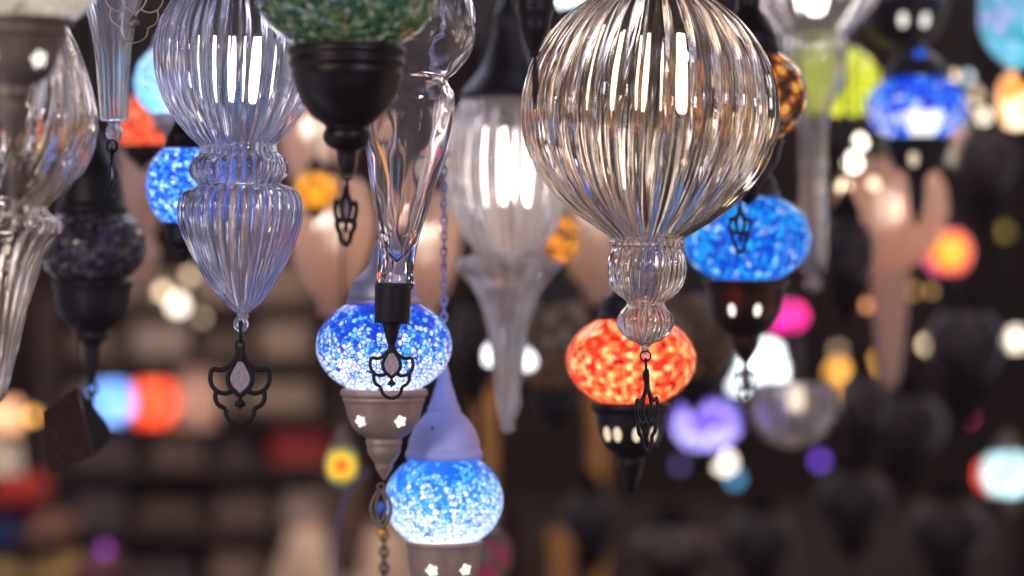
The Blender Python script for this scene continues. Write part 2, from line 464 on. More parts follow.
def metal_part(name, prof, cy, s, mat, root, n=48, k=3, smooth=True):
    bm = bmesh.new(); lathe(bm, px_prof(prof, cy, s, k, smooth), n, cap=True)
    return link(name, bm, mat, root)

CAP = [(1.0, 0.0), (1.03, -0.05), (0.98, -0.12), (0.93, -0.2), (0.84, -0.38), (0.66, -0.56), (0.5, -0.68), (0.42, -0.72), (0.4, -0.8), (0.28, -0.92), (0.14, -1.0)]
CUP = [(1.0, 0.0), (1.04, 0.05), (0.96, 0.12), (0.93, 0.2), (0.88, 0.36), (0.78, 0.5), (0.6, 0.6), (0.42, 0.66), (0.4, 0.74), (0.27, 0.8), (0.18, 0.88), (0.08, 1.0)]

def mosaic_lamp(label, cx, cy, Y, rx, ry, mat, light=None, ytop=None, ybot=None, cap=None, cup=None,
                caph=None, cuph=None, metal='dark', capmetal=None, group=None, hang='cord', segs=64, name='hanging_mosaic_lamp', globe_name='mosaic_globe', ldz=None):
    s = S(Y); root = empty(name, P(cx, cy, Y), label, 'lamp', group)
    ytop = cy - ry * 0.86 if ytop is None else ytop
    ybot = cy + ry * 0.86 if ybot is None else ybot
    gp = globe_prof(rx, ry, ytop, ybot, cy)
    bm = bmesh.new(); lathe(bm, px_prof(gp, cy, s, 2), segs)
    link(globe_name, bm, mat, root)
    if cap is None:
        h = caph or ry * 0.9; r = gp[0][0] * 1.05
        cap = [(r * a, ytop + 1 + b * h) for a, b in CAP]
    if cup is None:
        h = cuph or ry * 1.3; r = gp[-1][0] * 1.05
        cup = [(r * a, ybot - 1 + b * h) for a, b in CUP]
    if cap: metal_part('top_cap', cap, cy, s, M[capmetal or metal], root)
    if cup: metal_part('bottom_cup', cup, cy, s, M[metal], root)
    zt = -(min(y for _, y in cap) - cy) * s if cap else -(ytop - cy) * s
    if hang == 'cord': hang_cord(root, zt)
    elif hang == 'chain': hang_chain(root, zt, s)
    if light:
        col, watts = light
        point(root, (0, 0, -(ry * (0.35 if ldz is None else ldz)) * s), col, watts * LAMPK)
    return root, s

def candle_bulb(root, x, y, cx, cy, s, h, r, mat, col, watts, yoff=0.0):
    """flame-shaped bulb in a dark socket; y the photo row of the bulb's middle."""
    p = [(0.0, h / 2), (0.35 * r, h * 0.485), (0.75 * r, h * 0.40), (r, h * 0.2), (r, -0.05 * h), (0.85 * r, -0.25 * h), (0.6 * r, -0.42 * h), (0.5 * r, -0.5 * h)]
    bm = bmesh.new(); lathe(bm, [(max(0, a) * s, -b * s) for a, b in catmull(p, 4)], 24, cap=True)
    o = link('bulb', bm, mat, root, loc=((x - cx) * s, yoff, -(y - cy) * s))
    bm = bmesh.new(); lathe(bm, [(0.0, (h * 0.5 + 46) * s), (1.35 * r * s, (h * 0.5 + 46) * s), (1.3 * r * s, (h * .5 + 4) * s), (1.1 * r * s, (h * 0.48 - 2) * s), (0, (h * 0.48 - 2) * s)], 24)
    link('socket', bm, M['socket'], root, loc=o.location)
    return o

# ================================================================== clear glass lamps near the viewer
def glass_lamp(label, cx, cy, Y, prof, mat, thick=3.5, ribs=28, amp=0.03, twist=0.0, wob=0.0, lean=0.0, seg=9, k=6, inner=None, hang=True, parts=(), group=None, name='hanging_glass_lamp', hx=0.0, smoothk=True):
    s = S(Y); root = empty(name, P(cx, cy, Y), label, 'lamp', group)
    pr = px_prof(prof, cy, s, k, smoothk)
    inn = px_prof(inner, cy, s, k) if inner else None
    bm = shell(pr, thick * s, max(48, ribs * seg), ribs, amp, twist, wob, inner=inn)
    o = link('glass_body', bm, mat, root, rot=(0, lean, 0))
    if hang:
        top = -(prof[0][1] - cy) * s
        r0 = prof[0][0]
        bm = bmesh.new(); lathe(bm, [(0.0, top + 14 * s), (4 * s, top + 14 * s), (5 * s, top + 9 * s), (r0 * 0.8 * s, top + 6 * s), (r0 * 1.08 * s, top + 2 * s), (r0 * 1.08 * s, top - 4 * s), (r0 * 1.0 * s, top - 4 * s), (r0 * 0.98 * s, top + 1 * s), (0, top + 1 * s)], 40)
        link('top_cap', bm, M['dark'], root, rot=(0, lean, 0))
        hang_cord(root, top + 12 * s, x=math.sin(lean) * (top + 12 * s))
    return root, s

# --- large fluted globe in the middle
A, s = glass_lamp('large clear fluted glass globe lamp tapering into two small stacked bulbs', 650, 108, 1.94,
    [(26, -22), (34, -17), (58, -2), (85, 18), (108, 47), (121, 76), (126.5, 108), (124, 138), (114, 166), (97, 191), (75, 212), (53, 227), (40, 235.5), (36, 239),
     (36.5, 242), (37.5, 244.5), (34.5, 247), (34, 250), (37.5, 257), (39, 267), (38, 278), (34, 288), (27.5, 295.5), (21, 300), (19, 303), (19.5, 306), (23.5, 311), (27.5, 318), (27.5, 326), (23, 334.5), (14, 341), (7, 344), (4.5, 348), (3.5, 353), (0.0, 355)],
    M['clearwarm'], thick=3.2, ribs=30, amp=0.065, twist=0.35, seg=10, k=7, lean=math.radians(1.2))
candle_bulb(A, 655, 72, 650, 108, s, 80, 13, M['bulb'], (1, 0.78, 0.5), 1.5)
bm = bmesh.new(); torus(bm, (0, 0, 0), 5.2 * s, 1.0 * s, 'y'); 
link('hook_ring', bm, M['iron'], A, loc=(-4.5 * s, 0, -(356 - 108) * s))
bm = bmesh.new(); torus(bm, (0, 0, 0), 5.0 * s, 1.3 * s, 'x', sx=0.55, sz=1.5); torus(bm, (0, 0, -10 * s), 4.5 * s, 1.3 * s, 'y', sx=0.55, sz=1.3)
link('chain_link', bm, M['iron'], A, loc=(-4.0 * s, 0, -(366 - 108) * s))
pd = palmette(A, 647, 380, 650, 108, s, 0.92, math.radians(64), panel=False, tr=2.8, ring=False)
bm = bmesh.new(); tube(bm, [(0, 0, 0), (0, 0, -8 * s), (0, 0, -16 * s)], lambda t: (2.2 + 0.8 * t) * s, 8); link('pendant_stem', bm, M['iron'], A, loc=(-3.2 * s, 0, -(369 - 108) * s))

# --- two-bulb fluted lamp on the left
B, s = glass_lamp('clear lavender-tinted glass lamp of one fluted bulb above a smaller pear-shaped bulb', 237, 100, 1.93,
    [(30, -28), (46, -16), (63, 2), (75, 24), (80, 48), (79.5, 70), (74, 94), (64, 114), (51, 132), (41, 142), (38.2, 145), (38, 148), (38, 152), (39.5, 154.5), (45, 159), (48.5, 166), (48, 174), (43.5, 180), (41, 183.5), (42, 185.5),
     (49, 188), (57, 194), (61, 204), (61.5, 216), (58.5, 230), (52, 248), (43, 266), (31, 286), (19, 302), (10, 310), (6, 314), (5, 318), (0.0, 319)],
    M['clearblue'], thick=3.0, ribs=30, amp=0.06, twist=0.55, seg=10, k=7, lean=math.radians(-1.6))
candle_bulb(B, 243, 68, 237, 100, s, 68, 13, M['bulbcool'], (0.8, 0.8, 1.0), 1.1)
bm = bmesh.new(); torus(bm, (0, 0, 0), 5.2 * s, 2.6 * s, 'y', sx=1.0, sz=1.15, n=24, m=10)
link('glass_loop', bm, M['clearblue'], B, loc=(4.0 * s, 0, -(324 - 100) * s))
bm = bmesh.new(); torus(bm, (0, 0, 0), 5.0 * s, 1.3 * s, 'x', sx=0.6, sz=1.7)
link('chain_link', bm, M['iron'], B, loc=(4.0 * s, 0, -(334 - 100) * s))
palmette(B, 240, 347.5, 237, 100, s, 1.0, math.radians(8))

# --- leaning teardrop with black ferrule
lean = math.radians(4.6)
C, s = glass_lamp('smooth clear teardrop glass lamp leaning slightly, with black ferrule at its point', 403, 180, 1.94,
    [(16, -44), (24, -38), (44, -24), (57, 2), (61, 28), (57, 50), (46, 66), (38, 74), (37.5, 80), (43, 88), (46, 99), (45.5, 118), (42, 142), (37, 165), (31.5, 190), (26, 213), (21, 236), (18.5, 256), (18, 272), (18, 288), (0.0, 288.5)],
    M['smooth'], thick=2.5, ribs=7, amp=0.007, twist=1.5, wob=0.006, seg=16, k=6, lean=lean,
    inner=[(14, -44), (21, -37), (41, -23), (54, 3), (58, 28), (54, 49), (43, 65), (35, 75), (35, 81), (40, 89), (43, 99), (42, 118), (38, 142), (32, 165), (26, 190), (20, 213), (14, 236), (7.5, 254), (0, 263)])
bm = bmesh.new()
zc = lambda y: -(y - 180) * s
lathe(bm, [(0, zc(283)), (17.5 * s, zc(283)), (18.4 * s, zc(284)), (18.2 * s, zc(288)), (17.8 * s, zc(321)), (17.2 * s, zc(323.5)), (0, zc(323.5))], 48)
link('ferrule', bm, M['black'], C, rot=(0, lean * 0.35, 0), loc=(-7.0 * s, 0, 0))
metal_part('pendant_stem', [(0, 322), (8.5, 322.5), (8.5, 327), (7, 333), (5.5, 339), (3.6, 345), (3.4, 350), (4.0, 353)], 180, s, M['black'], C).location = (-11.5 * s, 0, 0)
palmette(C, 391.5, 342, 403, 180, s, 0.735, math.radians(-6), M['black'], tr=2.4, ring=False)

# --- green mosaic lamp
m_green = mosaic('green_mosaic', [(0.01, 0.03, 0.02), (0.03, 0.09, 0.05), (0.08, 0.2, 0.05), (0.03, 0.12, 0.12), (0.3, 0.3, 0.12), (0.1, 0.25, 0.2), (0.6, 0.62, 0.5)], 230, grout=(0.05, 0.07, 0.06), gw=0.05)
D, s = mosaic_lamp('dark green mosaic globe lamp on a wide stepped dark brown cup', 347, -8, 1.74, 93, 62, m_green, ((1, 0.95, 0.85), 0.42), ytop=-62, ybot=50, capmetal='dark',
    cup=[(57, 47), (59, 49), (59.5, 54), (57.5, 56), (57.5, 60), (58.5, 62), (58, 66), (55.5, 68), (55.5, 73), (56, 75), (54.5, 79), (51, 90), (45, 102), (37, 113), (28, 121), (22.5, 125), (20.5, 128), (22.5, 130), (24, 134), (23.5, 140), (19, 146), (12, 150), (10, 154), (9.5, 164), (8, 171), (4, 174), (0, 175)], metal='dark', ldz=-0.1)
bm = bmesh.new(); torus(bm, (0, 0, 0), 4.4 * s, 1.2 * s, 'y'); torus(bm, (0, 0, -7 * s), 4 * s, 1.2 * s, 'x', sz=1.3); link('chain_link', bm, M['iron'], D, loc=(0, 0, -(175 + 8) * s))
palmette(D, 346, 186, 347, -8, s, 0.76, math.radians(66), tr=4.0, ring=False)

# --- foreground cup lamp, cropped by the frame
m_crackle = mosaic('crackle_white', [(0.5, 0.47, 0.42), (0.62, 0.6, 0.55), (0.74, 0.72, 0.68)], 90, grout=(0.2, 0.18, 0.16), gw=0.03)
E, s = mosaic_lamp('white crackled globe lamp on a ridged pewter-brown cup, nearest at the left edge', 12, -32, 1.58, 93, 68, m_crackle, ((1, 0.92, 0.8), 0.9), ytop=-95, ybot=24,
    cup=[(57, 17), (60, 19), (61, 23), (56, 27), (55, 31), (56, 35), (52, 40), (48, 52), (44, 64), (38, 74), (32, 79), (23, 84), (20, 88), (20, 96), (17, 101), (16, 110), (12, 122), (8, 132), (4, 140), (0, 142)], metal='bronze', ldz=-0.2)
glow_disc(E, 45, 62, 12, -32, s, 45, size=9, mat=M['holeglow'])
glow_disc(E, 0, 58, 12, -32, s, 46, size=8, mat=M['holeglow'])
bm = bmesh.new(); tube(bm, [(0, 0, 0), (0, 0, -25 * s), (0, 0, -70 * s)], lambda t: (2.5 + 7 * t * (1 - t)) * s, 8)
link('finial', bm, M['bronze'], E, loc=(0, 0, -(140 + 32) * s))

E2, s = glass_lamp('tall clear swirl-fluted glass lamp with flared collar and long tail at the left edge', -6, 130, 1.78,
    [(34, -30), (50, -12), (70, 22), (88, 62), (98, 98), (101, 122), (97, 150), (86, 174), (70, 192), (56, 203), (52, 209), (56, 215), (66, 222), (67, 230), (60, 238), (52, 252), (44, 272), (36, 298), (28, 330), (20, 362), (13, 390), (6, 402), (0, 405)],
    M['clearwarm'], thick=3.4, ribs=24, amp=0.05, twist=0.9, seg=9, k=6)
candle_bulb(E2, -6, 70, -6, 130, s, 64, 11, M['bulb'], (1, 0.85, 0.75), 0.9)

# --- small fluted tube
Ft, s = glass_lamp('slim clear fluted glass tube flaring upward with a small ball tip', 113, 60, 2.02,
    [(40, -40), (36, -22), (31, -4), (25, 14), (20, 36), (17, 62), (15.5, 90), (14.5, 112), (13, 120), (7, 122), (5.5, 125), (8, 130), (8, 135), (5, 140), (0.0, 143)],
    M['tube'], thick=2.5, ribs=18, amp=0.05, seg=8, k=6, lean=math.radians(-1.0))
bm = bmesh.new(); torus(bm, (0, 0, 0), 5 * s, 1.5 * s, 'y', sz=1.3); torus(bm, (0, 0, -8 * s), 4.5 * s, 1.4 * s, 'x', sz=1.3); link('chain_link', bm, M['iron'], Ft, loc=(-1 * s, 0, -(146 - 60) * s))
palmette(Ft, 112, 158, 113, 60, s, 0.5, math.radians(80), tr=3.0, ring=False)
# brass filigree pendant of a lamp above, hanging in front of the tube
bp_ = empty('hanging_pendant', P(134, -40, 1.9), 'pale brass filigree pendant hanging before the slim glass tube', 'pendant')
palmette(bp_, 134, -34, 134, -40, S(1.9), 1.0, math.radians(20), M['brass'], panel=False, tr=0.9)
hang_cord(bp_, 0.0, 0.0012)

# --- dark mosaic globe with tail
m_darkmos = mosaic('smoky_mosaic', [(0.04, 0.03, 0.04), (0.09, 0.08, 0.1), (0.2, 0.17, 0.2), (0.32, 0.28, 0.34), (0.1, 0.07, 0.1), (0.03, 0.03, 0.05)], 170, grout=(0.02, 0.02, 0.025), gw=0.07, trans=0.4)
H, s = mosaic_lamp('unlit smoky purple-grey mosaic globe between dark cups, with long tail', 92, 246, 2.3, 54, 42, m_darkmos, None, ytop=212, ybot=282,
    cap=[(34, 213), (36, 209), (33, 203), (32, 196), (29, 178), (24, 166), (18, 158), (13, 150), (10, 140), (6, 128), (2, 120)],
    cup=[(38, 280), (40, 284), (37, 290), (36, 298), (33, 312), (27, 322), (18, 329), (15, 333), (15, 339), (9, 344), (7, 356), (6, 370), (3, 384), (0, 386)], metal='black')
# small lit tiles
for k_, (px_, py_, c_) in enumerate([(84, 233, (0.5, 0.55, 0.05)), (76, 228, (0.35, 0.02, 0.05)), (103, 239, (0.55, 0.5, 0.5))]):
    pass
bm = bmesh.new(); torus(bm, (0, 0, 0), 5 * s, 1.4 * s, 'y', sz=1.3); torus(bm, (0, 0, -9 * s), 5 * s, 1.4 * s, 'x', sz=1.3); link('chain_link', bm, M['iron'], H, loc=(0, 0, -(389 - 246) * s))

# --- card tag
tg = empty('hanging_tag', P(78, 386, 2.22), 'brown folded card tag hanging on a string below the smoky mosaic lamp', 'tag')
s = S(2.22)
m_card = principled('brown_card', (0.05, 0.028, 0.02), 1.0, 0, noise=0.35, nscale=160, Specular_IOR_Level=0.0)
def poly_plate(pts, y0, y1, th, cx, cy, s):
    bm = bmesh.new()
    vs = [bm.verts.new(((a - cx) * s, c, -(b - cy) * s)) for a, b, c in pts]
    f = bm.faces.new(vs); r = bmesh.ops.extrude_face_region(bm, geom=[f])
    bmesh.ops.translate(bm, verts=[v for v in r['geom'] if isinstance(v, bmesh.types.BMVert)], vec=(0, th, 0))
    return bm
link('front_leaf', poly_plate([(78, 388, 0), (44, 412, -0.012), (52, 474, -0.012), (93, 456, 0)], 0, 0, 0.0008, 78, 386, s), m_card, tg, smooth=False)
link('rear_leaf', poly_plate([(79, 388, 0.001), (94, 456, 0.001), (108, 440, 0.02), (104, 425, 0.02)], 0, 0, 0.0008, 78, 386, s), M['black'], tg, smooth=False)
hang_cord(tg, 0.0, 0.0007)

# ================================================================== lit mosaic lamps, middle distance
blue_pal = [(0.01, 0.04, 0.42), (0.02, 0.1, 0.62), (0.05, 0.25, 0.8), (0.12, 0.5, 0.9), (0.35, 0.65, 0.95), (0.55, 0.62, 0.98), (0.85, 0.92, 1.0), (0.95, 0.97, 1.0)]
m_blueI = mosaic('blue_mosaic', blue_pal, 240, grout=(0.005, 0.03, 0.3), gw=0.09, zbias=(-0.034, 0.034, 0.85, -0.65))  # tiles whiten downward, painting in the bulb's hot spot
I, s = mosaic_lamp('lit royal-blue mosaic globe with bulb glow coloured into its lower tiles, behind the black ferrule', 384, 346, 2.05, 68, 50, m_blueI, ((0.85, 0.93, 1.0), 1.6), ytop=302, ybot=390,
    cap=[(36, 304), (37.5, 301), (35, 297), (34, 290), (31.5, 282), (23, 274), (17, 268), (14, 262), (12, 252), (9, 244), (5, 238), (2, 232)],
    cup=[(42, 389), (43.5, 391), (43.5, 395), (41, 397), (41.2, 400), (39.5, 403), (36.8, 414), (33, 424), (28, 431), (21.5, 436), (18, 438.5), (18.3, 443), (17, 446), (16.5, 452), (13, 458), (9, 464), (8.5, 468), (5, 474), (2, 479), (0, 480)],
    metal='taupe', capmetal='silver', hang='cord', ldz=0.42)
for x in (362, 402): glow_disc(I, x, 420, 384, 346, s, 36, size=6.2)
# pendant below it
pn = empty('hanging_pendant', P(381, 484, 2.05), 'oval bronze pendant with blue bead, hanging from the taupe lamp cup', 'pendant')
bm = bmesh.new(); torus(bm, (0, 0, -3 * s), 3.5 * s, 1.3 * s, 'y'); tube(bm, catmull([(0, 0, -6 * s), (-6 * s, 0, -12 * s), (-10 * s, 0, -24 * s), (-7 * s, 0, -36 * s), (0, 0, -44 * s), (7 * s, 0, -36 * s), (10 * s, 0, -24 * s), (6 * s, 0, -12 * s)], 5, True), 1.9 * s, 6, closed=True)
tube(bm, catmull([(0, 0, -8 * s), (-5 * s, 0, -22 * s), (0, 0, -38 * s), (5 * s, 0, -22 * s)], 5, True), 1.5 * s, 6, closed=True)
link('pendant_frame', bm, M['bronze'], pn)
bm = bmesh.new(); lathe(bm, [(0, 8 * s), (3.5 * s, 5 * s), (4.6 * s, 0), (3.5 * s, -5 * s), (0, -8 * s)], 16); link('bead', bm, M['bluebead'], pn, loc=(0, 0, -24 * s))
bm = bmesh.new(); bmesh.ops.create_uvsphere(bm, u_segments=16, v_segments=10, radius=4.5 * s); link('amber_bead', bm, M['amberbead'], pn, loc=(0, 0, -49 * s))

m_blueJ = mosaic('azure_mosaic', [(0.01, 0.1, 0.5), (0.02, 0.22, 0.68), (0.06, 0.4, 0.82), (0.2, 0.58, 0.9), (0.45, 0.6, 0.95), (0.8, 0.92, 1.0), (0.96, 0.98, 1.0)], 250, grout=(0.01, 0.1, 0.45), gw=0.09, zbias=(-0.032, 0.032, 0.8, -0.5))  # bulb glow painted in by whiter tiles low on the globe
J, s = mosaic_lamp('lit azure mosaic globe under a lavender-lit metal cone, lowest in the middle', 444, 500, 2.11, 59.5, 50, m_blueJ, ((0.88, 0.95, 1.0), 1.5), ytop=457, ybot=542,
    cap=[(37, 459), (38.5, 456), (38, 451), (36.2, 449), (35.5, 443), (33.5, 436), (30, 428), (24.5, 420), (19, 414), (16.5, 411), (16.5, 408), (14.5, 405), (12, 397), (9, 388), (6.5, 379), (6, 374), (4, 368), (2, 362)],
    cup=[(38, 540), (39, 543), (37.5, 548), (36.5, 560), (34, 576), (30, 590), (22, 600), (14, 606), (10, 616), (0, 630)], metal='taupe', capmetal='bluelit_metal', hang='chain', ldz=0.4)
for x in (433, 466): glow_disc(J, x, 567, 444, 500, s, 35.5, size=6.5)
bm = bmesh.new(); bmesh.ops.create_uvsphere(bm, u_segments=12, v_segments=8, radius=2.8 * s); link('dark_hole_ball', bm, M['black'], J, loc=((434 - 444) * s, -25.5 * s, -(428 - 500) * s))  # black ball standing in for a dark hole in the cap

m_red = mosaic('red_orange_mosaic', [(0.2, 0.003, 0.008), (0.5, 0.01, 0.012), (0.75, 0.05, 0.02), (0.95, 0.22, 0.08), (1.0, 0.45, 0.2), (1.0, 0.75, 0.5)], 1, grout=(0.55, 0.06, 0.02), gw=0.05, mode='zigzag', uvk=(64, 18, (18, 0.0)))
Lr, s = mosaic_lamp('lit red and orange mosaic globe on a black pierced cup', 631, 360, 2.18, 65, 47, m_red, ((1.0, 0.72, 0.48), 2.2), ytop=318, ybot=403,
    cap=[(33, 320), (34, 316), (31, 311), (29, 302), (24, 294), (15, 288), (9, 282), (5, 270), (2, 262)],
    cup=[(37, 402), (39, 404), (39, 409), (35, 413), (34, 422), (31, 436), (26, 447), (18, 453), (13, 457), (13, 464), (10, 474), (7, 482), (4, 492), (0, 494)], metal='dark', capmetal='black', ldz=0.3)
for x in (606, 616, 635, 652): glow_disc(Lr, x, 433, 631, 360, s, 33, kind='oval', size=7.5, name='oval_glow_disc', tilt=0.2, mat=M['warmholeglow'])

m_blueM = mosaic('deep_blue_mosaic', [(0.003, 0.012, 0.2), (0.005, 0.04, 0.4), (0.005, 0.1, 0.55), (0.004, 0.03, 0.3), (0.01, 0.3, 0.7), (0.005, 0.06, 0.42), (0.02, 0.4, 0.75), (0.004, 0.05, 0.35), (0.7, 0.92, 1.0)], 1, grout=(0.005, 0.04, 0.25), gw=0.05, mode='chevron', uvk=(96, 22, (12, 4.5)))
Mm, s = mosaic_lamp('lit deep-blue chevron mosaic globe on a dark cup, right of the large globe', 746, 238, 2.32, 65.5, 47, m_blueM, ((0.8, 0.95, 1.0), 1.9), ytop=195, ybot=281,
    cap=[(33, 197), (34, 194), (31, 189), (29, 180), (22, 171), (14, 165), (10, 158), (5, 146), (2, 140)],
    cup=[(42, 280), (43, 283), (40, 288), (38, 297), (35, 311), (29, 323), (20, 331), (14, 336), (13, 345), (10, 352), (6, 358), (3, 363), (0, 364)], metal='brown', ldz=0.3)
for x in (729, 754): glow_disc(Mm, x, 310, 746, 238, s, 35.5, kind='oval', size=6.5, name='oval_glow_disc')
palmette(Mm, 746, 360, 746, 238, s, 0.62, math.radians(55), tr=3.2, ring=True)

m_mille = mosaic('brown_flower_mosaic', [(0.05, 0.2, 0.06), (0.5, 0.5, 0.3), (0.8, 0.45, 0.05), (0.5, 0.12, 0.02), (0.16, 0.06, 0.03), (0.05, 0.025, 0.015)], 70, grout=(0.05, 0.03, 0.02), gw=0.02, mode='flower')
Mi, s = mosaic_lamp('brown mosaic globe with orange flower tiles, half hidden behind the large glass globe', 748, 96, 2.15, 59, 50, m_mille, ((1.0, 0.78, 0.45), 0.8), ytop=52, ybot=140,
    cap=[(30, 54), (32, 50), (30, 44), (28, 34), (22, 22), (16, 14), (12, 8), (11, -2), (6, -14), (2, -24)],
    cup=[(34, 139), (36, 142), (33, 148), (31, 160), (24, 172), (16, 182), (11, 188), (10, 196), (5, 202), (0, 205)], metal='dark', ldz=0.0)
palmette(Mi, 740, 206, 748, 96, s, 0.6, math.radians(50), tr=3.4, ring=True, panel=False)

# --- dark lamp tail at the upper left of the large globe
m_silver = mosaic('silver_white_mosaic', [(0.55, 0.6, 0.7), (0.8, 0.85, 0.92), (0.95, 0.97, 1.0)], 260, grout=(0.3, 0.33, 0.42), gw=0.08)
W, s = mosaic_lamp('silver mosaic lamp, its black cup and spike pendant at the top edge', 535, -60, 1.8, 44, 40, m_silver, ((0.9, 0.95, 1), 0.5), ytop=-95, ybot=-28,
    cup=[(24, -28), (25, -20), (20, -8), (18, 4), (19, 10), (16, 20), (15, 30), (10, 40), (6, 48), (4, 50), (0, 51)], metal='black')
bm = bmesh.new(); bmesh.ops.create_uvsphere(bm, u_segments=12, v_segments=8, radius=5 * s, matrix=Matrix.Translation((0, 0, -(53 + 60) * s)))
tube(bm, [(0, 0, -(56 + 60) * s), (0, 0, -(72 + 60) * s), (0, 0, -(92 + 60) * s), (0, 0, -(110 + 60) * s)], lambda t: (1.2 + 14 * t * (1 - t) * (1 - 0.25 * t)) * s * 0.9, 8, flat=0.6); link('spike_pendant', bm, M['iron'], W)
W2, s = mosaic_lamp('white crystal mosaic globe peeping out above the large glass globe', 582, -22, 2.35, 40, 40, m_silver, ((0.9, 0.95, 1), 0.7), ytop=-56, ybot=12, metal='black')

# --- blurred bell-capped fluted lamp, left of the large globe
K, s = glass_lamp('blurred clear fluted lamp under a black bell cap, tapering to a long tail', 508, 175, 2.42,
    [(40, 96), (52, 112), (61, 138), (65, 168), (62, 192), (54, 214), (44, 234), (36, 247), (33, 253), (40, 257), (52, 261), (53, 266), (46, 274), (35, 288), (27, 304), (21, 325), (17, 350), (14, 378), (12, 402), (9, 416), (5, 422), (7, 428), (0, 434)],
    M['milky'], thick=3.5, ribs=22, amp=0.09, seg=9, k=5, hang=False)
metal_part('bell_cap', [(46, 99), (48, 96), (46, 92), (38, 82), (28, 70), (21, 54), (17, 40), (14, 28), (13, 14), (8, 4), (4, -4)], 175, s, M['black'], K)
hang_cord(K, (175 + 4) * s)
candle_bulb(K, 512, 165, 508, 175, s, 80, 17, M['kbulb'], (1, 0.9, 0.85), 2.6)

# --- blues and red behind the left-hand lamps
m_blueG = mosaic('cobalt_mosaic', [(0.005, 0.03, 0.3), (0.01, 0.08, 0.5), (0.03, 0.2, 0.75), (0.08, 0.35, 0.9), (0.6, 0.8, 1)], 280, grout=(0.01, 0.04, 0.3), gw=0.08)
mosaic_lamp('lit cobalt mosaic globe just left of the lavender glass neck', 184, 186, 2.15, 38, 44, m_blueG, ((0.85, 0.93, 1), 1.0), hang='cord', cuph=40, ldz=0.0)
m_sky = mosaic('sky_mosaic', [(0.05, 0.3, 0.7), (0.15, 0.5, 0.85), (0.35, 0.65, 0.92), (0.7, 0.85, 0.98)], 200, grout=(0.3, 0.5, 0.7), gw=0.06)
mosaic_lamp('lit sky-blue mosaic globe behind the upper fluted glass bulb', 172, 82, 2.4, 38, 38, m_sky, ((0.95, 0.97, 1), 0.7), cuph=30, metal='silver')
m_redG = mosaic('coral_mosaic', [(0.5, 0.02, 0.02), (0.8, 0.08, 0.04), (0.95, 0.2, 0.08), (1, 0.45, 0.25)], 260, grout=(0.3, 0.01, 0.01), gw=0.06)
mosaic_lamp('lit coral-red mosaic globe between the slim tube and the sky-blue globe', 142, 122, 2.62, 31, 30, m_redG, ((1, 0.8, 0.65), 0.5), cuph=26, ybot=146)
glass_lamp('hazy cream fluted lamp in the gap under the coral-red globe', 138, 225, 3.1, [(14, 150), (24, 160), (30, 180), (28, 205), (20, 225), (15, 236), (18, 244), (22, 252), (18, 268), (8, 284), (0, 288)], M['pinkhaze'], ribs=16, amp=0.05, seg=6, k=3)

# ================================================================== right-hand lamps
N_, s = glass_lamp('clear fluted trumpet-shaped glass lamp with ring neck and long straight stem', 813, 60, 2.75,
    [(46, -60), (66, -40), (70, -20), (66, -4), (56, 12), (44, 26), (35, 34), (32, 38), (34, 42), (33, 46), (32, 50), (33, 62), (32, 76), (28, 90), (21, 104), (16, 118), (14, 134), (13.5, 160), (13, 200), (13, 240), (13, 266), (9, 272), (4, 276), (8, 282), (8, 288), (0, 294)],
    M['trumpet'], thick=2.2, ribs=22, amp=0.022, seg=8, k=4)
candle_bulb(N_, 813, -10, 813, 60, s, 50, 12, M['kbulb'], (1, 0.8, 0.6), 0.7)
m_lime = mosaic('lime_mosaic', [(0.15, 0.35, 0.01), (0.45, 0.6, 0.02), (0.7, 0.72, 0.03), (0.85, 0.7, 0.06), (0.9, 0.85, 0.3)], 130, grout=(0.3, 0.4, 0.02), gw=0.05)
mosaic_lamp('lit lime-yellow mosaic globe beside the trumpet-shaped lamp', 833, 84, 3.15, 48, 40, m_lime, ((1, 0.95, 0.7), 2.0), ytop=48, ybot=118, cuph=60, caph=40, ldz=0.1)
m_royal = mosaic('royal_blue_mosaic', [(0.005, 0.02, 0.4), (0.01, 0.05, 0.65), (0.02, 0.15, 0.8), (0.05, 0.35, 0.9), (0.4, 0.5, 0.98), (0.8, 0.85, 1.0)], 100, grout=(0.01, 0.03, 0.4), gw=0.05, zbias=(-0.04, 0.03, 0.3, -0.15))
Pl, s = mosaic_lamp('lit royal-blue mosaic drum lamp with glaring white centre, upper right', 917, 108, 2.86, 51, 36, m_royal, ((0.9, 0.93, 1.0), 1.5), ytop=76, ybot=139,
    cap=[(34, 78), (35, 74), (30, 70), (26, 62), (18, 56), (13, 52), (10, 46), (6, 40), (2, 34)],
    cup=[(36, 138), (37, 142), (33, 148), (27, 160), (22, 168), (12, 174), (9, 182), (8, 196), (6, 210), (3, 222), (0, 226)], metal='black', ldz=0.55)
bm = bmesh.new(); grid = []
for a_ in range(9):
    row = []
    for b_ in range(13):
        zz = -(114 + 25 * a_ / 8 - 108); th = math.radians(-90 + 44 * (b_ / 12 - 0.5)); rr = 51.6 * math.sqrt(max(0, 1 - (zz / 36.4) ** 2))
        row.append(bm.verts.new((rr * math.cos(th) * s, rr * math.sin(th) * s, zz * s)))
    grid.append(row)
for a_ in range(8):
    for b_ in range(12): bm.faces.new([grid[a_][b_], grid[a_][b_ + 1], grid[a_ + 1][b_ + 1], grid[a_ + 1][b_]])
link('glow_patch', bm, emit('patch_glow', (0.95, 0.97, 1), 1.3), Pl)  # self-glowing patch standing in for bulb glare through the globe
bm = bmesh.new(); bmesh.ops.create_uvsphere(bm, u_segments=12, v_segments=8, radius=6 * s); link('blue_glow_bead', bm, emit('blue_bead_glow', (0.03, 0.15, 1), 1.0), Pl, loc=(0, -18 * s, (108 - 57) * s))  # bead shining by its own glow, no opening behind it
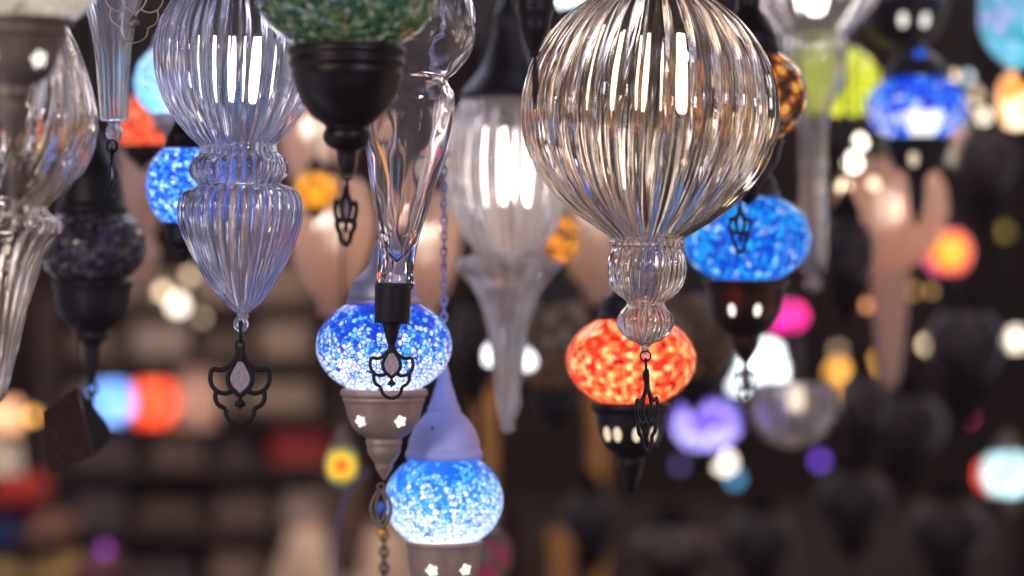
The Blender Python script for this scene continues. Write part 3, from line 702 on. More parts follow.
glow_disc(Pl, 909, 160, 917, 108, s, 28, kind='oval', size=8, mat=M['warmholeglow'], name='oval_glow_disc')
m_viol = mosaic('violet_mosaic', [(0.08, 0.03, 0.5), (0.2, 0.1, 0.75), (0.4, 0.3, 0.9), (0.7, 0.65, 1)], 110, grout=(0.1, 0.05, 0.4), gw=0.05)
P0, s = mosaic_lamp('violet mosaic lamp at the top edge with two glowing discs for holes on its black cup', 905, -38, 2.99, 54, 44, m_viol, ((0.9, 0.85, 1), 1.2), ytop=-78, ybot=0,
    cup=[(44, -1), (45, 4), (41, 10), (38, 24), (31, 36), (22, 44), (14, 47), (10, 50), (5, 56), (0, 58)], metal='black')
for x in (897, 919): glow_disc(P0, x, 24, 905, -38, s, 38, kind='oval', size=7, name='oval_glow_disc')

m_teal = mosaic('teal_lavender_mosaic', [(0.05, 0.35, 0.42), (0.1, 0.5, 0.58), (0.25, 0.55, 0.7), (0.4, 0.4, 0.75), (0.55, 0.5, 0.85)], 60, grout=(0.15, 0.4, 0.55), gw=0.03, zbias=(-0.05, 0.06, -0.4, 0.5), trans=0.6)
Q1, s = mosaic_lamp('teal and lavender glass globe cropped by the upper right corner', 1038, 14, 2.9, 60, 60, m_teal, ((0.95, 0.97, 1), 2.0), ytop=-34, ybot=70, cuph=24)
for x, y in ((993, 25), (1021, 35)): glow_disc(Q1, x, y, 1038, 14, s, 57, kind='oval', size=7, name='oval_glow_disc', tilt=0)  # glowing ovals standing in for white reflections on the globe
m_orw = mosaic('orange_white_mosaic', [(0.95, 0.92, 0.88), (0.95, 0.7, 0.4), (0.95, 0.42, 0.08), (0.9, 0.3, 0.04)], 60, grout=(0.9, 0.5, 0.2), gw=0.03, zbias=(-0.03, 0.02, -0.5, 0.3))
mosaic_lamp('orange and white globe lamp under the teal one at the right edge', 1030, 100, 3.3, 34, 36, m_orw, ((1, 0.9, 0.75), 1.6), ytop=70, ybot=130, cuph=26)

Rl, s = glass_lamp('big blurred rosy clear-glass globe with pale tail, right of the centre', 890, 218, 3.25,
    [(26, 158), (40, 165), (52, 182), (56, 204), (54, 224), (46, 244), (34, 258), (22, 266), (17, 271), (19, 278), (18, 300), (15, 330), (12, 360), (7, 384), (0, 390)],
    M['pinkhaze'], thick=3, ribs=16, amp=0.05, seg=6, k=3)
point(Rl, (0, 0, 10 * s), (1, 0.66, 0.5), 0.35, 0.02)
candle_bulb(Rl, 884, 205, 890, 218, s, 40, 8, M['dimbulb'], (1, 0.62, 0.5), 2.2)
m_flow = mosaic('sunburst_mosaic', [(0.0, 0.35, 0.35), (0.7, 0.7, 0.1), (0.95, 0.5, 0.05), (0.95, 0.3, 0.06), (0.8, 0.1, 0.15), (0.35, 0.05, 0.4)], 120, grout=(0.8, 0.4, 0.05), gw=0.02, mode='disc', uvk=0.04)
mosaic_lamp('lit orange and yellow flower mosaic globe hanging alone at the right', 947, 252, 3.4, 26, 27, m_flow, ((1, 0.85, 0.6), 0.7), metal='black', ldz=0.0)

# white, pink and purple lamps under the deep-blue one
white_m = mosaic('opal_white', [(0.8, 0.9, 0.93), (0.9, 0.95, 0.97)], 30, grout=(0.8, 0.88, 0.9), gw=0.01)
WL = empty('hanging_shade_lamp', P(763, 368, 3.5), 'lit opal-white bell shade below the pink lamp', 'lamp'); s = S(3.5)
bm = bmesh.new(); lathe(bm, px_prof([(6, 338), (14, 341), (20, 350), (23, 362), (28, 373), (35, 384), (35, 391), (31, 394), (0, 395)], 368, s, 4), 40); link('bell_shade', bm, white_m, WL)
metal_part('top_cap', [(8, 340), (9, 336), (6, 330), (2, 326)], 368, s, M['dark'], WL); hang_cord(WL, 42 * s); point(WL, (0, 0, -6 * s), (0.95, 1, 1), 0.4)
m_pink = mosaic('magenta_mosaic', [(0.6, 0.01, 0.25), (0.85, 0.03, 0.4), (0.95, 0.1, 0.5), (0.9, 0.05, 0.1)], 70, grout=(0.5, 0.01, 0.2), gw=0.04)
mosaic_lamp('lit magenta mosaic globe, small and blurred, above the opal shade', 786, 316, 3.7, 22, 17, m_pink, ((1, 0.7, 0.8), 0.8), metal='black', cuph=14, ldz=0)
Bw, s = glass_lamp('upturned rosy clear-glass bowl lamp right below the opal shade', 792, 408, 3.1,
    [(36, 383), (41, 389), (44, 400), (43, 412), (38, 426), (28, 438), (15, 445), (4, 448), (0, 449)], M['milky'], thick=3, ribs=14, amp=0.04, seg=6, k=3, hang=False)
bm = bmesh.new()
for q in range(3): tube(bm, [(0, 0, 70 * s), (20 * s * math.cos(2.1 * q), 20 * s * math.sin(2.1 * q), 48 * s), (37 * s * math.cos(2.1 * q), 37 * s * math.sin(2.1 * q), 24 * s)], 0.0008, 5)
link('suspension_wires', bm, M['cord'], Bw); hang_cord(Bw, 70 * s)
candle_bulb(Bw, 796, 398, 792, 408, s, 26, 6, M['dimbulb'], (1, 0.75, 0.6), 0.25)
m_purp = mosaic('purple_mosaic', [(0.1, 0.03, 0.6), (0.2, 0.1, 0.8), (0.4, 0.3, 0.95), (0.75, 0.75, 1)], 70, grout=(0.15, 0.06, 0.6), gw=0.04, zbias=(-0.03, 0.03, 0.25, -0.15))
mosaic_lamp('lit violet-purple mosaic globe right of the red-orange lamp', 706, 424, 3.6, 35, 29, m_purp, ((0.92, 0.9, 1), 1.5), metal='black', cuph=26, ldz=0.3)
m_ice = mosaic('ice_blue_mosaic', [(0.3, 0.7, 0.8), (0.6, 0.88, 0.92), (0.9, 0.97, 1)], 60, grout=(0.5, 0.8, 0.85), gw=0.03)
mosaic_lamp('lit ice-blue globe lamp low at the right edge', 1008, 473, 3.8, 27, 25, m_ice, ((0.95, 1, 1), 1.1), metal='bronze', cuph=30)
m_rim = mosaic('red_rim_mosaic', [(0.7, 0.05, 0.03), (0.9, 0.15, 0.05)], 60, grout=(0.6, 0.05, 0.03), gw=0.03)
mosaic_lamp('dim red globe lamp peeping out behind the ice-blue one', 1000, 475, 4.3, 25, 21, m_rim, ((1, 0.6, 0.5), 1.2), metal='black', cuph=30)

# blue and red glowing lamps in the left distance
m_b2 = mosaic('pale_blue_glow', [(0.1, 0.3, 0.8), (0.3, 0.5, 0.95)], 30, grout=(0.15, 0.35, 0.85), gw=0.02)
mosaic_lamp('blurred blue globe lamp far back on the left, beside the scarlet one', 112, 402, 5.2, 23, 25, m_b2, ((0.85, 0.92, 1), 2), metal='black', cuph=22, caph=16, ldz=0)
m_r2 = mosaic('scarlet_glow', [(0.8, 0.06, 0.02), (0.95, 0.15, 0.06)], 30, grout=(0.8, 0.08, 0.03), gw=0.02)
mosaic_lamp('blurred scarlet globe lamp far back on the left, beside the blue one', 153, 403, 5.5, 26, 27, m_r2, ((1, 0.8, 0.7), 2.4), metal='black', cuph=22, caph=16, ldz=0)

# blurred rosy glass lamps behind the middle row
for (cx, cy, Y, rx, top, bot, lab, pw) in [
    (332, 245, 3.0, 42, 175, 318, 'blurred cream fluted glass lamp between the lavender lamp and the teardrop', 1.5),
    (424, 258, 3.1, 36, 190, 330, 'blurred rosy fluted glass lamp right of the teardrop', 1.2),
    (600, 236, 3.3, 50, 170, 305, 'blurred rosy glass globe under the large fluted globe', 1.4),
    (318, 150, 3.4, 36, 100, 215, 'blurred pale glass lamp behind the green lamp cup', 1.0)]:
    h = bot - top
    g, s = glass_lamp(lab, cx, cy, Y, [(rx * .5, top), (rx * .8, top + .08 * h), (rx, top + .28 * h), (rx * .98, top + .45 * h), (rx * .75, top + .68 * h), (rx * .42, top + .84 * h), (rx * .3, top + .9 * h), (rx * .36, top + .95 * h), (rx * .1, top + h), (0, top + h + 1)], M['pinkhaze'], thick=3, ribs=16, amp=0.05, seg=6, k=3)
    point(g, (0, 0, 0.2 * h * s), (1, 0.8, 0.68), 0.2, 0.02)
    candle_bulb(g, cx, cy - .1 * h, cx, cy, s, 40, 8, M['dimbulb'], (1, 0.8, 0.68), pw)
m_amb = mosaic('amber_mosaic', [(0.25, 0.08, 0.01), (0.6, 0.25, 0.02), (0.85, 0.45, 0.04), (0.95, 0.6, 0.1)], 90, grout=(0.3, 0.1, 0.01), gw=0.06)
mosaic_lamp('lit amber globe lamp between the lavender lamp and the green cup', 316, 190, 2.9, 21, 20, m_amb, ((1, 0.85, 0.55), 0.4), metal='dark', cuph=16)
m_amb2 = mosaic('dark_amber_mosaic', [(0.03, 0.015, 0.01), (0.1, 0.04, 0.01), (0.5, 0.2, 0.02), (0.9, 0.45, 0.05)], 70, grout=(0.03, 0.015, 0.01), gw=0.08)
mosaic_lamp('dark amber-dotted globe lamp just left of the large fluted globe', 556, 238, 2.85, 24, 30, m_amb2, ((1, 0.8, 0.5), 1.2), metal='black', cuph=18)
m_wick = mosaic('dull_brown_mosaic', [(0.07, 0.045, 0.03), (0.13, 0.09, 0.06), (0.2, 0.14, 0.1), (0.3, 0.22, 0.16)], 75, grout=(0.05, 0.035, 0.025), gw=0.08, trans=0.4)
mosaic_lamp('dull brown mosaic globe left of the red-orange lamp', 556, 345, 3.2, 42, 50, m_wick, ((1, 0.75, 0.5), 0.35), metal='black', cuph=50)
mosaic_lamp('dull brown mosaic globe right of the red-orange lamp', 694, 335, 3.3, 48, 48, m_wick, ((1, 0.75, 0.5), 0.35), metal='black', cuph=40)
m_pm = mosaic('dark_rose_green_mosaic', [(0.02, 0.06, 0.04), (0.05, 0.12, 0.08), (0.3, 0.02, 0.1), (0.12, 0.05, 0.06)], 80, grout=(0.03, 0.02, 0.02), gw=0.06, trans=0.5)
mosaic_lamp('dim green and rose globe lamp behind the azure lamp cup', 482, 556, 2.9, 30, 32, m_pm, ((1, 0.8, 0.7), 0.5), metal='taupe')
mosaic_lamp('small red and yellow flower mosaic lamp left of the taupe cup', 342, 465, 2.7, 17, 25, mosaic('red_yellow_flower', [(0.7, 0.02, 0.01), (0.8, 0.05, 0.02), (0.95, 0.5, 0.04), (0.9, 0.65, 0.05), (0.05, 0.2, 0.12), (0.02, 0.05, 0.1)], 160, grout=(0.4, 0.1, 0.02), gw=0.03, mode='disc', uvk=0.026), ((1, 0.9, 0.7), 0.22), metal='bronze', cuph=20, ldz=0)
m_bead = mosaic('coloured_bead_mosaic', [(0.05, 0.4, 0.7), (0.8, 0.1, 0.2), (0.9, 0.7, 0.3), (0.2, 0.6, 0.5), (0.9, 0.85, 0.8)], 90, grout=(0.1, 0.08, 0.08), gw=0.1)
mosaic_lamp('many-coloured mosaic globe lamp behind the royal-blue drum', 962, 142, 3.9, 28, 26, m_bead, ((1, 0.9, 0.8), 1.3), metal='black')
m_night = mosaic('unlit_dark_mosaic', [(0.012, 0.01, 0.012), (0.03, 0.02, 0.018), (0.06, 0.035, 0.03), (0.1, 0.06, 0.05)], 80, grout=(0.012, 0.01, 0.01), gw=0.08, trans=0.3, rough=0.55)
for (cx, cy, Y, rx, ry, lab) in [
    (846, 250, 2.86, 28, 36, 'unlit black mosaic lamp touching the trumpet lamp stem'),
    (862, 402, 3.55, 25, 32, 'unlit dark lamp in the shadows under the rosy globe tail'),
    (965, 345, 3.6, 38, 40, 'unlit dark lamp under the orange flower globe'),
    (905, 425, 3.9, 40, 34, 'unlit dark lamp low among the right-hand shadows'),
    (985, 160, 3.7, 30, 34, 'unlit dark lamp under the orange and white globe'),
    (672, 548, 4.2, 46, 26, 'unlit brown mosaic lamp low under the black pierced cup'),
    (590, 520, 4.6, 28, 30, 'unlit dark lamp at the bottom centre'),
    (760, 540, 4.6, 34, 32, 'unlit dark lamp at the bottom right of centre'),
    (88, 168, 2.75, 34, 36, 'unlit dark globe above the smoky mosaic lamp'),
    (478, 335, 3.5, 26, 34, 'unlit dark lamp behind the black-capped lamp tail'),
    (700, 60, 3.0, 40, 40, 'unlit dark lamp seen through the large fluted globe'),
    (480, 20, 3.2, 30, 34, 'unlit dark lamp at the top edge beside the bell cap'),
    (852, 500, 4.4, 36, 32, 'unlit dark lamp at the lower right'),
    (948, 530, 4.6, 40, 34, 'unlit dark lamp in the lower right corner')]:
    mosaic_lamp(lab, cx, cy, Y, rx, ry, m_wick if 'brown' in lab else m_night, None, metal='night', segs=40)

# ================================================================== bare bulbs and small lights
BI = [0]
def bare_bulb(label, px, py, Y, rpx, col, st, group=None, name='hanging_bulb'):
    BI[0] += 1
    if Y > 3.2: Y += ((BI[0] * 0.618) % 1 - 0.5) * 0.9
    s = S(Y); r = rpx * s * 0.72
    root = empty(name, P(px, py, Y), label, 'light bulb', group)
    bm = bmesh.new(); lathe(bm, [(max(0, a) * r, b * r) for a, b in catmull([(0, -1), (0.55, -0.85), (0.95, -0.35), (1, 0.1), (0.75, 0.62), (0.45, 1.0), (0.4, 1.25)], 4)], 20, cap=True)
    link('glass_bulb', bm, emit('bulb_%s' % px, col, min(st * 1.9, 4.6)), root)
    bm = bmesh.new(); lathe(bm, [(0, 1.2 * r), (0.5 * r, 1.2 * r), (0.52 * r, 2.0 * r), (0.3 * r, 2.2 * r), (0, 2.2 * r)], 16); link('socket', bm, M['socket'], root)
    hang_cord(root, 2.15 * r, 0.0012)
WARM = (1, 0.74, 0.48); CREAM = (1, 0.86, 0.7)
for a in [
    ('round cream light below the violet-purple globe', 725, 463, 5.4, 11, CREAM, 3.6),
    ('small steel-blue light tucked under the round cream light', 735, 479, 5.6, 8, (0.1, 0.35, 0.6), 1.4),
    ('warm light left of the lavender pear-shaped bulb, brightest of its cluster', 178, 305, 5.0, 11, CREAM, 4.5),
    ('warm light at upper left of the brightest in the left cluster', 163, 292, 5.0, 7, WARM, 2.2),
    ('warm light above the pear-shaped bulb cluster, highest there', 190, 276, 5.2, 7, WARM, 1.2),
    ('dim warm light at the lower right of the left cluster', 202, 318, 5.0, 6, WARM, 0.8),
    ('amber light left of the brown card tag', 33, 416, 5.2, 7, (1, 0.5, 0.1), 1.8),
    ('warm light at the right edge above the ice-blue lamp', 1016, 340, 5.2, 11, CREAM, 4.2),
    ('bright cream light between dark lamps, under the pale tail', 893, 341, 5.5, 8, CREAM, 3.2),
    ('yellowish light right of the pale glass tail', 927, 345, 5.1, 7, WARM, 2.4),
    ('faint amber light, left of a pair under the orange flower globe', 913, 291, 4.6, 5, (1, 0.55, 0.2), 0.9),
    ('faint amber light, right of a pair under the orange flower globe', 932, 291, 4.15, 5, (1, 0.55, 0.2), 0.7),
    ('orange light at the left of the pale glass tail', 866, 306, 4.15, 6, (1, 0.4, 0.15), 1.2),
    ('brightest warm light right of the trumpet lamp stem', 853, 163, 2.93, 13, CREAM, 4.5),
    ('warm light above the brightest, right of the trumpet lamp stem', 860, 143, 3.075, 10, CREAM, 2.6),
    ('warm light lowest of the cluster right of the trumpet stem', 844, 187, 3.0, 9, WARM, 1.8),
    ('warm light right of the cluster under the royal-blue drum', 874, 184, 3.07, 8, WARM, 1.3),
    ('amber light, top left of the chain right of the royal-blue drum', 954, 76, 3.5, 6.5, WARM, 1.0),
    ('white light in the chain right of the royal-blue drum', 967, 78, 3.62, 7, (0.8, 0.92, 1), 1.2),
    ('amber light, third down the chain right of the drum', 977, 94, 3.9, 6.5, WARM, 0.9),
    ('amber light, fourth down the chain right of the drum', 974, 108, 3.55, 7, WARM, 1.0),
    ('cream light, lowest of the chain right of the drum', 984, 117, 3.55, 8.5, CREAM, 1.4),
    ('cyan light beside the many-coloured globe', 977, 143, 4.6, 7, (0.1, 0.55, 0.9), 0.9),
    ('violet light at the lower right, alone in the dark', 820, 461, 5.3, 7, (0.25, 0.1, 0.9), 1.4),
    ('purple light at the lower left among the shelves', 105, 550, 5.6, 7, (0.4, 0.08, 0.6), 0.9),
    ('dim warm light above the gold lights right of the upturned bowl', 838, 350, 5.6, 6, WARM, 0.8),
    ('pale rosy light glowing inside the upturned glass bowl', 800, 398, 4.4, 8, (1, 0.75, 0.6), 1.6),
    ('white light left of the black-capped lamp tail', 491, 356, 3.05, 13, (0.95, 0.95, 1), 1.6),
    ('white light right of the black-capped lamp tail', 527, 361, 3.05, 13, (0.95, 0.95, 1), 1.4),
    ('pale light between the large globe tail and the amber globe', 560, 278, 4.6, 8, CREAM, 1.6),
    ('dim white light right of the red-orange globe', 712, 345, 4.8, 9, (0.75, 0.8, 0.9), 0.9),
    ('soft yellow light at the far right beside the dark lamps', 1005, 232, 5.0, 7, (0.8, 0.6, 0.1), 0.5),
    ('rose light at the right, above the ice-blue lamp', 968, 418, 5.0, 8, (0.6, 0.05, 0.2), 0.9),
    ('cool light beside the black bell cap', 498, 52, 3.6, 8, (0.8, 0.92, 1), 1.2),
    ('violet spark left of the cream light', 680, 466, 5.2, 6, (0.25, 0.2, 0.6), 0.6),
    ('faint amber light above the dark corner at the right', 838, 400, 5.2, 6, (1, 0.55, 0.15), 0.6),
    ('amber light at the left of the lower dark lamps', 664, 540, 5.3, 6, (0.9, 0.6, 0.25), 0.6),
    ('larger golden-orange light just above the right rim of the upturned bowl', 838, 372, 5.4, 14, (1, 0.45, 0.08), 1.6),
    ('golden-orange light at the right rim of the upturned bowl, lower of two', 832, 396, 5.4, 12, (1, 0.4, 0.05), 1.2),
    ('golden glowing light right of the dark lamp under the rosy globe', 884, 362, 5.5, 13, (1, 0.5, 0.1), 1.2)]:
    bare_bulb(*a)

# ================================================================== shop at the back
wood = principled('dark_shelf_wood', (0.055, 0.03, 0.02), 0.6, 0, noise=0.5, nscale=14)
def shelf_unit(label, x0, x1, Y, zs, depth=0.4, posts=2):
    root = empty('shelf_unit', (0.5 * (x0 + x1), Y, 0), label, 'shelf')
    cx = 0.5 * (x0 + x1); wd = x1 - x0
    for z in zs:
        bm = bmesh.new(); box(bm, (0, 0, z - 0.0125), (wd, depth, 0.025), bev=0.003); link('board', bm, wood, root, smooth=False)
    for i in range(posts):
        bm = bmesh.new(); box(bm, (-wd / 2 + wd * i / (posts - 1), 0, (zs[-1] + 0.02) / 2), (0.05, depth, zs[-1] + 0.02), bev=0.004); link('upright', bm, wood, root, smooth=False)
    return root
YS = 7.2
zs = [0.35, 0.7, 1.0, 1.22, 1.40, 1.58, 1.74, 1.90, 2.06]
zs = [z + DZ for z in zs]
x0 = (60 - 512) * S(YS); x1 = (352 - 512) * S(YS)
shelf_unit('dark wooden shelf unit at the back left, stacked with folded cloths and boxes', x0, x1, YS, zs)
cl = [(0.5, 0.4, 0.36), (0.33, 0.24, 0.19), (0.2, 0.14, 0.12), (0.42, 0.33, 0.27), (0.12, 0.09, 0.1), (0.4, 0.05, 0.05), (0.26, 0.2, 0.18)]
cm = [principled('folded_cloth_%d' % i, c, 0.9, 0, noise=0.35, nscale=40) for i, c in enumerate(cl)]
cn = ['pale pink', 'tan', 'dark brown', 'beige', 'charcoal', 'red', 'grey-brown']
names = ['lowest in view', 'second in view', 'third', 'fourth', 'fifth', 'sixth', 'seventh', 'eighth']
seed = random.Random(3); ORD = ['first', 'second', 'third', 'fourth', 'fifth', 'sixth', 'seventh', 'eighth', 'ninth']; ORD2 = ['lowest shown', 'second shown', 'third shown', 'fourth shown', 'fifth shown', 'sixth shown', 'top']
for zi, z in enumerate(zs[3:], 0):
    x = x0 + 0.05; k = 0
    while True:
        wdt = seed.uniform(0.12, 0.2)
        if x + wdt > x1 - 0.04: break
        q = seed.choice([2, 4, 2, 4, 4, 1]) if zi < 3 else seed.choice([0, 1, 3, 6, 3, 0])
        if zi == 2 and 0.62 < (x - x0) / (x1 - x0) < 0.8: q = 5
        if zi < 2 and 0.66 < (x - x0) / (x1 - x0) < 0.86: q = 0
        hh = seed.uniform(0.07, 0.115)
        bm = bmesh.new(); n_f = 3
        for f_ in range(n_f): box(bm, (0, 0, hh * (f_ + 0.5) / n_f), (wdt * seed.uniform(0.94, 1), 0.3, hh / n_f * 0.96), bev=0.012)
        o = link('folded_cloth', bm, cm[q], None, loc=(x + wdt / 2, YS, z))
        tag(o, '%s folded cloth, %s from left on the %s board at back left' % (cn[q], ORD[k], ORD2[zi]) , 'cloth', 'folded cloths on the back left shelf')
        x += wdt + seed.uniform(0.015, 0.05); k += 1
# wooden posts lit amber in the middle
amber_wood = principled('honey_wood', (0.5, 0.24, 0.06), 0.5, 0, noise=0.4, nscale=9)
for (px, wpx, lab, top, bot) in [(486, 17, 'honey-coloured wooden post behind the black-capped lamp tail', 300, 560), (598, 16, 'honey-coloured wooden post left of the black pierced cup', 395, 480), (562, 18, 'honey-coloured short post at the bottom centre', 535, 640)]:
    zt = P(0, top, 6.6).z; wd = wpx * S(6.6)
    bm = bmesh.new(); box(bm, (0, 0, zt / 2), (wd, wd, zt), bev=0.01); box(bm, (0, 0, 0.05), (wd * 1.5, wd * 1.5, 0.1), bev=0.01); box(bm, (0, 0, zt - 0.02), (wd * 1.3, wd * 1.3, 0.06), bev=0.01)
    tag(link('wooden_post', bm, amber_wood, None, smooth=False, loc=Vector(((px - 512) * S(6.6), 6.6, 0))), lab, 'post')
# counter and cabinet on the right
def cabinet(label, px0, px1, Y, top_py, nd):
    s = S(Y); zt = P(0, top_py, Y).z; xa = (px0 - 512) * s; xb = (px1 - 512) * s
    root = empty('display_cabinet', ((xa + xb) / 2, Y, 0), label, 'cabinet'); wd = xb - xa
    bm = bmesh.new(); box(bm, (0, 0, zt / 2), (wd, 0.5, zt), bev=0.006); link('carcass', bm, wood, root, smooth=False)
    bm = bmesh.new(); box(bm, (0, 0, zt + 0.015), (wd + 0.04, 0.54, 0.03), bev=0.006); link('worktop', bm, wood, root, smooth=False)
    for i in range(nd):
        bm = bmesh.new(); w1 = wd / nd
        box(bm, (-wd / 2 + w1 * (i + 0.5), -0.257, zt / 2), (w1 * 0.92, 0.018, zt * 0.9), bev=0.004)
        d = link('door', bm, wood, root, smooth=False)
        bm = bmesh.new(); bmesh.ops.create_uvsphere(bm, u_segments=12, v_segments=8, radius=0.012, matrix=Matrix.Translation((-wd / 2 + w1 * (i + 0.85), -0.275, zt * 0.55))); link('knob', bm, M['brass'], d)
cabinet('long dark wooden cabinet along the back right', 520, 1000, 7.2, 505, 5)

# things at the lower left
def lumpy(label, name, cat, px, py, Y, dims, mat, rot=0.0):
    bm = bmesh.new(); bmesh.ops.create_cube(bm, size=2)
    bmesh.ops.subdivide_edges(bm, edges=bm.edges[:], cuts=6, use_grid_fill=True)
    for v in bm.verts:
        p = v.co; q = Vector([math.copysign(abs(c) ** 0.9, c) for c in p]); e = max(abs(p.x), abs(p.y))
        v.co = Vector((p.x * dims[0], p.y * dims[1], p.z * dims[2] * (1 - 0.75 * e ** 3)))
        v.co.x *= 1 - 0.12 * (1 - abs(p.y)) * (abs(p.x) > 0.9); v.co.y *= 1 - 0.12 * (1 - abs(p.x)) * (abs(p.y) > 0.9)
    return tag(link(name, bm, mat, None, loc=P(px, py, Y), rot=(0, 0, rot)), label, cat)
def table(label, px0, px1, Y, py):
    s = S(Y); zt = P(0, py, Y).z; xa, xb = (px0 - 512) * s, (px1 - 512) * s
    r = empty('low_table', ((xa + xb) / 2, Y, 0), label, 'table'); wd = xb - xa
    bm = bmesh.new(); box(bm, (0, 0, zt - 0.015), (wd, 0.6, 0.03), bev=0.004); link('tabletop', bm, wood, r, smooth=False)
    for sx in (-1, 1):
        for sy in (-1, 1):
            bm = bmesh.new(); box(bm, (sx * (wd / 2 - 0.04), sy * 0.25, (zt - 0.03) / 2), (0.05, 0.05, zt - 0.03), bev=0.004); link('leg', bm, wood, r, smooth=False)
    return zt
YT = 5.6
zt = table('dark wooden table in the lower left corner carrying cushions', -60, 130, YT, 590)
sT = S(YT)
cush = [(10, 'mustard-yellow cushion', (0.5, 0.33, 0.12)), (58, 'gold-yellow cushion', (0.45, 0.3, 0.1)), (100, 'dusky maroon cushion', (0.14, 0.05, 0.06))]
for px, l, c in cush:
    o = lumpy('%s lying on the lower left table' % l, 'cushion', 'cushion', px, 570, YT, (0.049, 0.12, 0.044), principled('cushion_' + l[:4], c, 0.9, 0, noise=0.3, nscale=60)); o.location.z = zt + 0.045
for px, l, c, py in [(8, 'navy-blue cushion', (0.02, 0.04, 0.16), 0.135), (52, 'brown cushion', (0.2, 0.09, 0.06), 0.135), (22, 'crimson cushion', (0.45, 0.03, 0.02), 0.225)]:
    o = lumpy('%s stacked on the lower left cushions' % l, 'cushion', 'cushion', px, 540, YT, (0.049, 0.12, 0.044), principled('cushion2_' + l[:4], c, 0.9, 0, noise=0.3, nscale=60)); o.location.z = zt + py
# pale drum shade at the left edge
m_linen = mosaic('linen_shade', [(0.6, 0.52, 0.42), (0.68, 0.6, 0.5)], 60, grout=(0.5, 0.42, 0.34), gw=0.02)
m_peach = mosaic('peach_shade', [(0.85, 0.45, 0.25), (0.9, 0.55, 0.35)], 60, grout=(0.8, 0.4, 0.25), gw=0.02)
for lab, px, py, Y, rx, h, m_, pw in [('pale linen drum lampshade at the left edge above the cushions', 4, 458, 4.8, 20, 34, m_linen, 0.04), ('glowing peach drum lampshade at the left edge', 4, 415, 5.0, 20, 34, m_peach, 0.18), ('rosy drum lampshade right of the scarlet globe', 196, 398, 5.8, 22, 60, mosaic('rosy_shade', [(0.7, 0.42, 0.36), (0.75, 0.5, 0.42)], 60, grout=(0.6, 0.36, 0.3), gw=0.02), 0.07)]:
    s = S(Y); r = empty('hanging_shade_lamp', P(px, py, Y), lab, 'lamp')
    bm = bmesh.new(); lathe(bm, [(rx * 0.8 * s, h / 2 * s), (rx * 0.84 * s, h / 2 * s), (rx * s, -h / 2 * s), (rx * 0.97 * s, -h / 2 * s)], 40); link('drum_shade', bm, m_, r, smooth=False)
    bm = bmesh.new(); lathe(bm, [(0, (h / 2 + 3) * s), (4 * s, (h / 2 + 3) * s), (4 * s, h * 0.2 * s), (0, h * 0.2 * s)], 16); tube(bm, [(-rx * 0.8 * s, 0, h / 2 * s), (0, 0, h / 2 * s), (rx * 0.8 * s, 0, h / 2 * s)], 1 * s, 6); link('spider_fitting', bm, M['dark'], r)
    hang_cord(r, (h / 2 + 2) * s); point(r, (0, 0, -2 * s), CREAM, pw)

# thin blue cord looping at the bottom
s = S(2.6); bm = bmesh.new()
tube(bm, catmull([((372 - 512) * s, 2.6, P(0, 470, 2.6).z), ((352 - 512) * s, 2.6, P(0, 488, 2.6).z), ((339 - 512) * s, 2.6, P(0, 515, 2.6).z), ((336 - 512) * s, 2.6, P(0, 560, 2.6).z), ((338 - 512) * s, 2.6, P(0, 640, 2.6).z)], 6), 0.0012, 6)
tag(link('hanging_cable', bm, principled('blue_cord', (0.12, 0.16, 0.4), 0.6)), 'thin slate-blue cord curving down left of the oval pendant', 'cord')
cho = empty('hanging_chain', P(384, 512, 2.25), 'dark chain dangling left of the azure lamp', 'chain'); s = S(2.25); bm = bmesh.new()
for i in range(11): torus(bm, (0, 0, -i * 8 * s), 5 * s, 1.5 * s, 'y' if i % 2 else 'x', sx=0.7, n=12, m=6)
link('chain_links', bm, M['iron'], cho); hang_cord(cho, 4 * s, 0.0008)

# ================================================================== person seen from behind
def skin_mesh(name, verts, edges, radii, mat, parent, root=0, sub=2):
    me = bpy.data.meshes.new(name); me.from_pydata(verts, edges, []); o = bpy.data.objects.new(name, me); COL.objects.link(o)
    o.parent = parent; me.materials.append(mat)
    sk = o.modifiers.new('skin', 'SKIN'); sk.use_smooth_shade = True
    for i, r in enumerate(radii):
        me.skin_vertices[0].data[i].radius = r if isinstance(r, tuple) else (r, r)
        me.skin_vertices[0].data[i].use_root = (i == root)
    ss = o.modifiers.new('sub', 'SUBSURF'); ss.levels = sub; ss.render_levels = sub
    return o
YP = 6.75; pz = P(0, 488, YP).z     # head middle
per = empty('person', ((348 - 512) * S(YP), YP, 0), 'person with long brown hair and beige top, standing with back turned', 'person')
k = pz / 1.52
skin_c = principled('skin', (0.55, 0.34, 0.25), 0.5)
V = [(0, 0, .95), (0, 0, 1.12), (0, 0, 1.28), (0, 0, 1.38), (0, 0.01, 1.43), (0, 0.015, 1.52), (0, 0.02, 1.58)]
Rr = [(.15, .1), (.125, .09), (.15, .1), (.09, .07), (.05, .05), (.075, .09), (.06, .075)]
E_ = [(0, 1), (1, 2), (2, 3), (3, 4), (4, 5), (5, 6)]
def addv(p, r, frm):
    V.append(p); Rr.append(r); E_.append((frm, len(V) - 1)); return len(V) - 1
